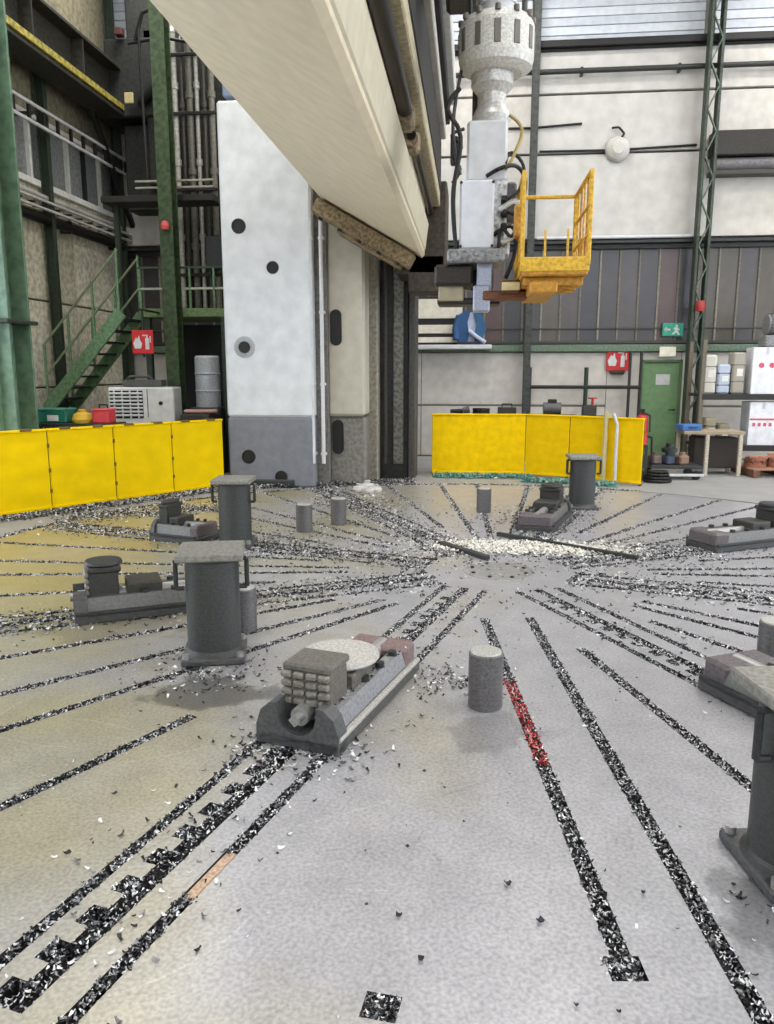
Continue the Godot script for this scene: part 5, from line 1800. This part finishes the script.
func build_jacks_and_jaws() -> void:
	var j := make_jack()
	j.position = Vector3(-1.50, 0.001, -4.33)
	j.rotation.y = 0.25
	j.set_meta("label", "dark round work stand with square top plate in front of the left jaw")
	copy_of(j, "dark round work stand beside the small jaw below the left yellow guard", Vector3(-2.27, 0, -7.3), 0.1, "tall round work stands on the table")
	copy_of(j, "grey round work stand before the stained yellow guard", Vector3(1.42, 0, -9.76), 0.05, "tall round work stands on the table")
	copy_of(j, "large dark round work stand cut off at the right edge, nearest to the viewer", Vector3(1.155, 0.001, -2.56), 0.16, "tall round work stands on the table")
	var p := make_post()
	p.position = Vector3(0.11, 0, -3.78)
	p.set_meta("label", "short round steel support on the bare plate right of the near jaw")
	copy_of(p, "short round support partly hidden behind the left tall work stand", Vector3(-1.46, 0, -4.8), 0.3)
	copy_of(p, "short round support on the far left plate, left of a similar one", Vector3(-1.73, 0, -8.0), 0.6)
	copy_of(p, "short round support on the far plate below the column's long slots", Vector3(-1.43, 0, -8.42), 0.9)
	copy_of(p, "short round support standing alone before the yellow guard's teal rags", Vector3(0.2, 0, -9.34), 1.2)
	copy_of(p, "short round support at the right edge behind the large work stand", Vector3(1.76, 0, -4.43), 1.5)
	var jaw := make_jaw(true)
	jaw.position = spot(197.6, 2.92) + Vector3(0, 0.001, 0)
	jaw.rotation.y = turn_out(195.6)
	jaw.set_meta("label", "large iron chuck jaw with toothed block and round lid, nearest on the left")
	var plain := make_jaw(false)
	plain.position = spot(242, 2.84) + Vector3(0, 0.001, 0)
	plain.rotation.y = turn_out(242)
	plain.set_meta("label", "iron chuck jaw left of the dark tall work stand")
	copy_of(plain, "iron chuck jaw beside the far left work stand below the guard", spot(287, 3.28), turn_out(287)).scale = Vector3(1, 1, 0.5)
	copy_of(plain, "iron chuck jaw just left of the grey far work stand", spot(15, 2.3), turn_out(17))
	copy_of(plain, "iron chuck jaw at the far right edge of the table", spot(62, 2.78), turn_out(62))
	copy_of(plain, "iron chuck jaw behind the large dark work stand at the right", spot(153.3, 3.14), turn_out(153.3))
	# white cloth bundle on the jaw by the column
	var r := thing("rag_bundle", "pale rag bundle on the plate at the column foot", "rag", Vector3(-1.42, 0.001, -10.85))
	var st := begin()
	for q in [[0.0, 0.0, 1.0], [0.13, 0.05, 0.7], [-0.12, 0.04, 0.75], [0.04, 0.12, 0.6]]:
		lathe(st, [Vector2(0, 0), Vector2(0.11, 0.0) * q[2], Vector2(0.13, 0.05) * q[2], Vector2(0.1, 0.1) * q[2], Vector2(0.03, 0.12) * q[2], Vector2(0.05, 0.15) * q[2], Vector2(0.0, 0.14) * q[2]], Vector3(q[0], 0.0, q[1]), 9)
	done(st, "cloth", mat(Color8(214, 212, 206), 0.9), r)
	# loose dark metal pieces on the bare plate
	var pts := [Vector3(0.16, 0, -2.36), Vector3(0.25, 0, -2.19), Vector3(-0.19, 0, -2.17), Vector3(-0.11, 0, -1.99), Vector3(0.32, 0, -1.87), Vector3(0.43, 0, -1.86), Vector3(-0.19, 0, -2.53), Vector3(-0.16, 0, -3.07), Vector3(0.01, 0, -2.71), Vector3(0.6, 0, -2.36), Vector3(0.82, 0, -2.76), Vector3(-0.34, 0, -2.49), Vector3(-0.3, 0, -2.21), Vector3(-0.65, 0, -2.44), Vector3(0.79, 0, -3.9)]
	var rr := RandomNumberGenerator.new()
	rr.seed = 9
	var curl := chip_mesh(0.022, 0.016, 2.4)
	for i in pts.size():
		var c := MeshInstance3D.new()
		c.mesh = curl
		c.material_override = mat(Color8(48, 48, 52), 0.4, 0.5, "", 1.0)
		c.name = numbered("metal_chip")
		add_child(c)
		var s := rr.randf_range(0.8, 1.4) if i < 4 else rr.randf_range(0.5, 0.9)
		c.transform = Transform3D(Basis(Vector3.UP, rr.randf() * TAU).scaled(Vector3.ONE * s), pts[i] + Vector3(0, 0.006, 0))
		tag(c, "small dark curled metal chip lying loose on the bare plate", "metal chip", "loose chips on the bare plate")

# ------------------------------------------------------------- swarf
func chip_mesh(l: float, w: float, bend: float, thick := 0.0022) -> ArrayMesh:
	var st := begin()
	var n := 3
	var pts := []
	for i in n + 1:
		var a := bend * (i / float(n) - 0.5)
		pts.append(Vector3(sin(a) * l / bend, (1.0 - cos(a)) * l / bend, 0.0))
	for i in n:
		var p: Vector3 = pts[i]
		var q: Vector3 = pts[i + 1]
		var up := Vector3(-(q - p).y, (q - p).x, 0).normalized() * thick
		var z := Vector3(0, 0, w / 2 * (1.0 - 0.25 * i))
		quad(st, p + up - z, p + up + z, q + up + z, q + up - z, up)
		quad(st, p - z, p + z, q + z, q - z, -up)
		quad(st, p + z, p + up + z, q + up + z, q + z, Vector3(0, 0, 1))
		quad(st, p - z, p + up - z, q + up - z, q - z, Vector3(0, 0, -1))
	return st.commit()

func chips(n: String, label: String, mesh: Mesh, xfs: Array, cols: Array, m: Material) -> void:
	var mm := MultiMesh.new()
	mm.transform_format = MultiMesh.TRANSFORM_3D
	mm.use_colors = true
	mm.mesh = mesh
	mm.instance_count = xfs.size()
	for i in xfs.size():
		mm.set_instance_transform(i, xfs[i])
		mm.set_instance_color(i, cols[i])
	var o := MultiMeshInstance3D.new()
	o.multimesh = mm
	o.material_override = m
	o.name = numbered(n)
	add_child(o)
	tag(o, label, "metal chips", "", "stuff")

func any_basis(r: RandomNumberGenerator, s: float, tilt: float) -> Basis:
	var b := Basis(Vector3.UP, r.randf() * TAU) * Basis(Vector3(1, 0, 0), r.randf_range(-tilt, tilt)) * Basis(Vector3(0, 0, 1), r.randf_range(-tilt, tilt))
	return b.scaled(Vector3.ONE * s)

func chip_color(r: RandomNumberGenerator) -> Color:
	var k := r.randf()
	if k < 0.5:
		var v := r.randf_range(0.006, 0.03)
		return Color(v, v, v * 1.25)
	if k < 0.68:
		var v := r.randf_range(0.10, 0.3)
		return Color(v, v, v * 1.05)
	var v2 := r.randf_range(0.6, 0.95)
	return Color(v2, v2, v2)

func build_swarf() -> void:
	var r := RandomNumberGenerator.new()
	r.seed = 1234
	var m := StandardMaterial3D.new()
	m.albedo_color = Color.WHITE
	m.vertex_color_use_as_albedo = true
	m.metallic = 0.35
	m.roughness = 0.4
	var mesh := chip_mesh(0.024, 0.010, 1.6)
	var xs := []
	var cs := []
	for s in slot_list:
		var az: float = s[0]
		var dir := radial(az)
		var ac := across(az)
		var len_: float = s[2] - s[1]
		# hidden far outside the view on the right and behind the viewer: sparser
		var wd: float = s[4]
		var near: bool = az > 150.0 and az < 232.0
		var cnt := int(len_ * wd / (0.00006 if near else 0.00015))
		for i in cnt:
			var rr: float = s[1] + r.randf() * len_
			var o: float = s[3] + (r.randf() - 0.5) * (wd + 0.006)
			if az == 195.6 and absf(s[3] - 0.045) < 0.01 and rr > 4.24 and rr < 4.48: continue
			if s[5] and r.randf() < 0.45:
				# into a rack notch
				var k := floorf((rr - 0.95) / 0.162 + 0.5)
				if k < 0 or 0.95 + k * 0.162 > 5.05: continue
				rr = 0.95 + k * 0.162 + (r.randf() - 0.5) * 0.085
				o = s[3] - 0.02 - r.randf() * 0.075
			var p := HUB + dir * rr + ac * o
			var h := -0.014 + r.randf() * 0.017
			var sc := r.randf_range(0.35, 0.85) if near else r.randf_range(0.55, 1.25)
			xs.append(Transform3D(any_basis(r, sc, 0.9), p + Vector3(0, h, 0)))
			var c := chip_color(r)
			if absf(az - 173.8) < 0.05 and rr > 2.4 and rr < 3.32 and r.randf() < 0.55:
				c = Color(0.65, 0.05, 0.05) if r.randf() < 0.7 else Color(0.8, 0.3, 0.28)
			cs.append(c)
	for q in [[177.6, 4.51, 0.105], [185.9, 4.74, 0.1]]:
		for i in 320:
			var p: Vector3 = HUB + radial(q[0]) * (q[1] + (r.randf() - 0.5) * 0.09) + across(q[0]) * ((r.randf() - 0.5) * q[2])
			xs.append(Transform3D(any_basis(r, r.randf_range(0.35, 0.85), 0.9), p + Vector3(0, -0.016 + r.randf() * 0.016, 0)))
			cs.append(chip_color(r))
	chips("slot_swarf", "glittering black and silver chips packed into the slots of the round table", mesh, xs, cs, m)
	# chips spilled over the plate, thick near the far slots and jaws
	xs = []
	cs = []
	var add := func(p: Vector3, sc: float) -> void:
		xs.append(Transform3D(any_basis(r, sc, 0.5), p + Vector3(0, 0.004, 0)))
		cs.append(chip_color(r))
	for k in 8:
		var az := 197.0 + 45.0 * k
		var far: bool = k in [1, 2, 3, 4, 5, 6]
		for i in (2600 if far else 260):
			var rr := 0.6 + r.randf() * 4.4
			add.call(HUB + radial(az) * rr + across(az) * r.randfn(0.0, 0.16 if far else 0.22), r.randf_range(0.5, 1.5))
	for s in slot_list:
		for i in 30:
			add.call(HUB + radial(s[0]) * lerpf(s[1], s[2], r.randf()) + across(s[0]) * (s[3] + r.randfn(0.0, 0.05)), r.randf_range(0.4, 1.1))
	for q in [[Vector3(-0.1, 0, -4.1), 0.14, 160], [Vector3(-0.62, 0, -3.2), 0.12, 160], [Vector3(-0.9, 0, -3.3), 0.1, 160], [Vector3(-1.45, 0, -4.1), 0.2, 300], [Vector3(1.1, 0, -2.35), 0.12, 80], [Vector3(-2.0, 0, -7.2), 0.3, 500], [Vector3(0.7, 0, -9.0), 0.4, 600], [Vector3(-1.4, 0, -9.8), 0.4, 700], [Vector3(-1.8, 0, -8.2), 0.5, 400], [Vector3(0.2, 0, -7.2), 0.5, 700], [Vector3(1.8, 0, -7.4), 0.5, 500]]:
		for i in q[2]:
			add.call((q[0] as Vector3) + Vector3(r.randfn(0, q[1]), 0, r.randfn(0, q[1])), r.randf_range(0.5, 1.4))
	for i in 220:
		var sd := 1.0 if r.randf() < 0.25 else -1.0
		var pj := spot(197.6, 2.92 + r.randf_range(-0.5, 0.42)) + across(195.6) * (sd * r.randf_range(0.105, 0.155))
		xs.append(Transform3D(any_basis(r, r.randf_range(0.5, 1.2), 0.5), pj + Vector3(0, 0.174, 0)))
		cs.append(chip_color(r))
	for i in 700:
		var a := r.randf() * TAU
		var rr := sqrt(r.randf()) * 5.0
		add.call(HUB + Vector3(cos(a), 0, sin(a)) * rr, r.randf_range(0.25, 0.7))
	chips("loose_swarf", "loose chips scattered over the table plate along the slots", mesh, xs, cs, m)
	# heap along the foot of the guards and in the ring gap
	xs = []
	cs = []
	for i in 9000:
		var a := deg_to_rad(r.randf_range(265.0, 385.0))
		var rr := 5.1 + r.randf() * 0.1
		xs.append(Transform3D(any_basis(r, r.randf_range(0.8, 1.8), 0.9), HUB + Vector3(sin(a), 0, -cos(a)) * rr + Vector3(0, -0.02 + r.randf() * 0.02, 0)))
		cs.append(chip_color(r))
	for i in 5200:
		var t := r.randf()
		var p := Vector3(-3.5, 0, -10.9).lerp(Vector3(-5.9, 0, -7.5), t) + Vector3(0.75, 0, 0.53).normalized() * absf(r.randfn(0, 0.09))
		xs.append(Transform3D(any_basis(r, r.randf_range(0.8, 1.8), 0.9), p + Vector3(0.03, r.randf() * 0.05, 0.02)))
		cs.append(chip_color(r))
	for i in 2600:
		var p := Vector3(-3.6, 0, -10.85).lerp(Vector3(-0.8, 0, -11.9), r.randf()) + Vector3(0, 0, absf(r.randfn(0, 0.12)))
		xs.append(Transform3D(any_basis(r, r.randf_range(0.8, 1.8), 0.9), p + Vector3(0.0, r.randf() * 0.06, 0.02)))
		cs.append(chip_color(r))
	for i in 1400:
		var t := r.randf()
		var p := Vector3(-2.9, 0, -9.4).lerp(Vector3(-4.6, 0, -8.4), t) + Vector3(r.randfn(0, 0.12), 0, r.randfn(0, 0.2))
		xs.append(Transform3D(any_basis(r, r.randf_range(0.8, 1.8), 0.7), p + Vector3(0, r.randf() * 0.03, 0)))
		cs.append(chip_color(r))
	chips("swarf_heap", "dark chips heaped along the foot of the yellow guard and the column", mesh, xs, cs, m)
	# pale shavings around the table centre
	xs = []
	cs = []
	var pm := StandardMaterial3D.new()
	pm.vertex_color_use_as_albedo = true
	pm.roughness = 0.7
	for i in 4600:
		var p := Vector3(0.55, 0, -7.42) + Vector3(r.randfn(0, 0.42), 0, r.randfn(0, 0.13))
		xs.append(Transform3D(any_basis(r, r.randf_range(0.9, 2.0), 0.35), p + Vector3(0, r.randf() * 0.02, 0)))
		var v := r.randf_range(0.75, 0.95) if r.randf() < 0.9 else 0.05
		cs.append(Color(v, v * 0.97, v * 0.88))
	chips("pale_shavings", "cream-white shavings spread just behind the table centre", mesh, xs, cs, pm)
	# teal shreds at the right guard
	xs = []
	cs = []
	for i in 1600:
		var t := r.randf()
		var p := Vector3(-0.55, 0, -12.5).lerp(Vector3(2.2, 0, -11.75), t) if t > 0.5 else Vector3(-0.55, 0, -12.5).lerp(Vector3(1.0, 0, -12.52), t * 2.0)
		p += Vector3(0, 0, absf(r.randfn(0, 0.1)))
		xs.append(Transform3D(any_basis(r, r.randf_range(1.5, 3.2), 0.9), p + Vector3(0, r.randf() * 0.06, 0)))
		var v := r.randf_range(0.5, 1.0)
		cs.append(Color(0.12 * v, 0.42 * v, 0.34 * v) if r.randf() < 0.7 else Color(0.5 * v, 0.56 * v, 0.5 * v))
	chips("teal_shreds", "teal plastic shreds along the foot of the right yellow guard", mesh, xs, cs, pm)
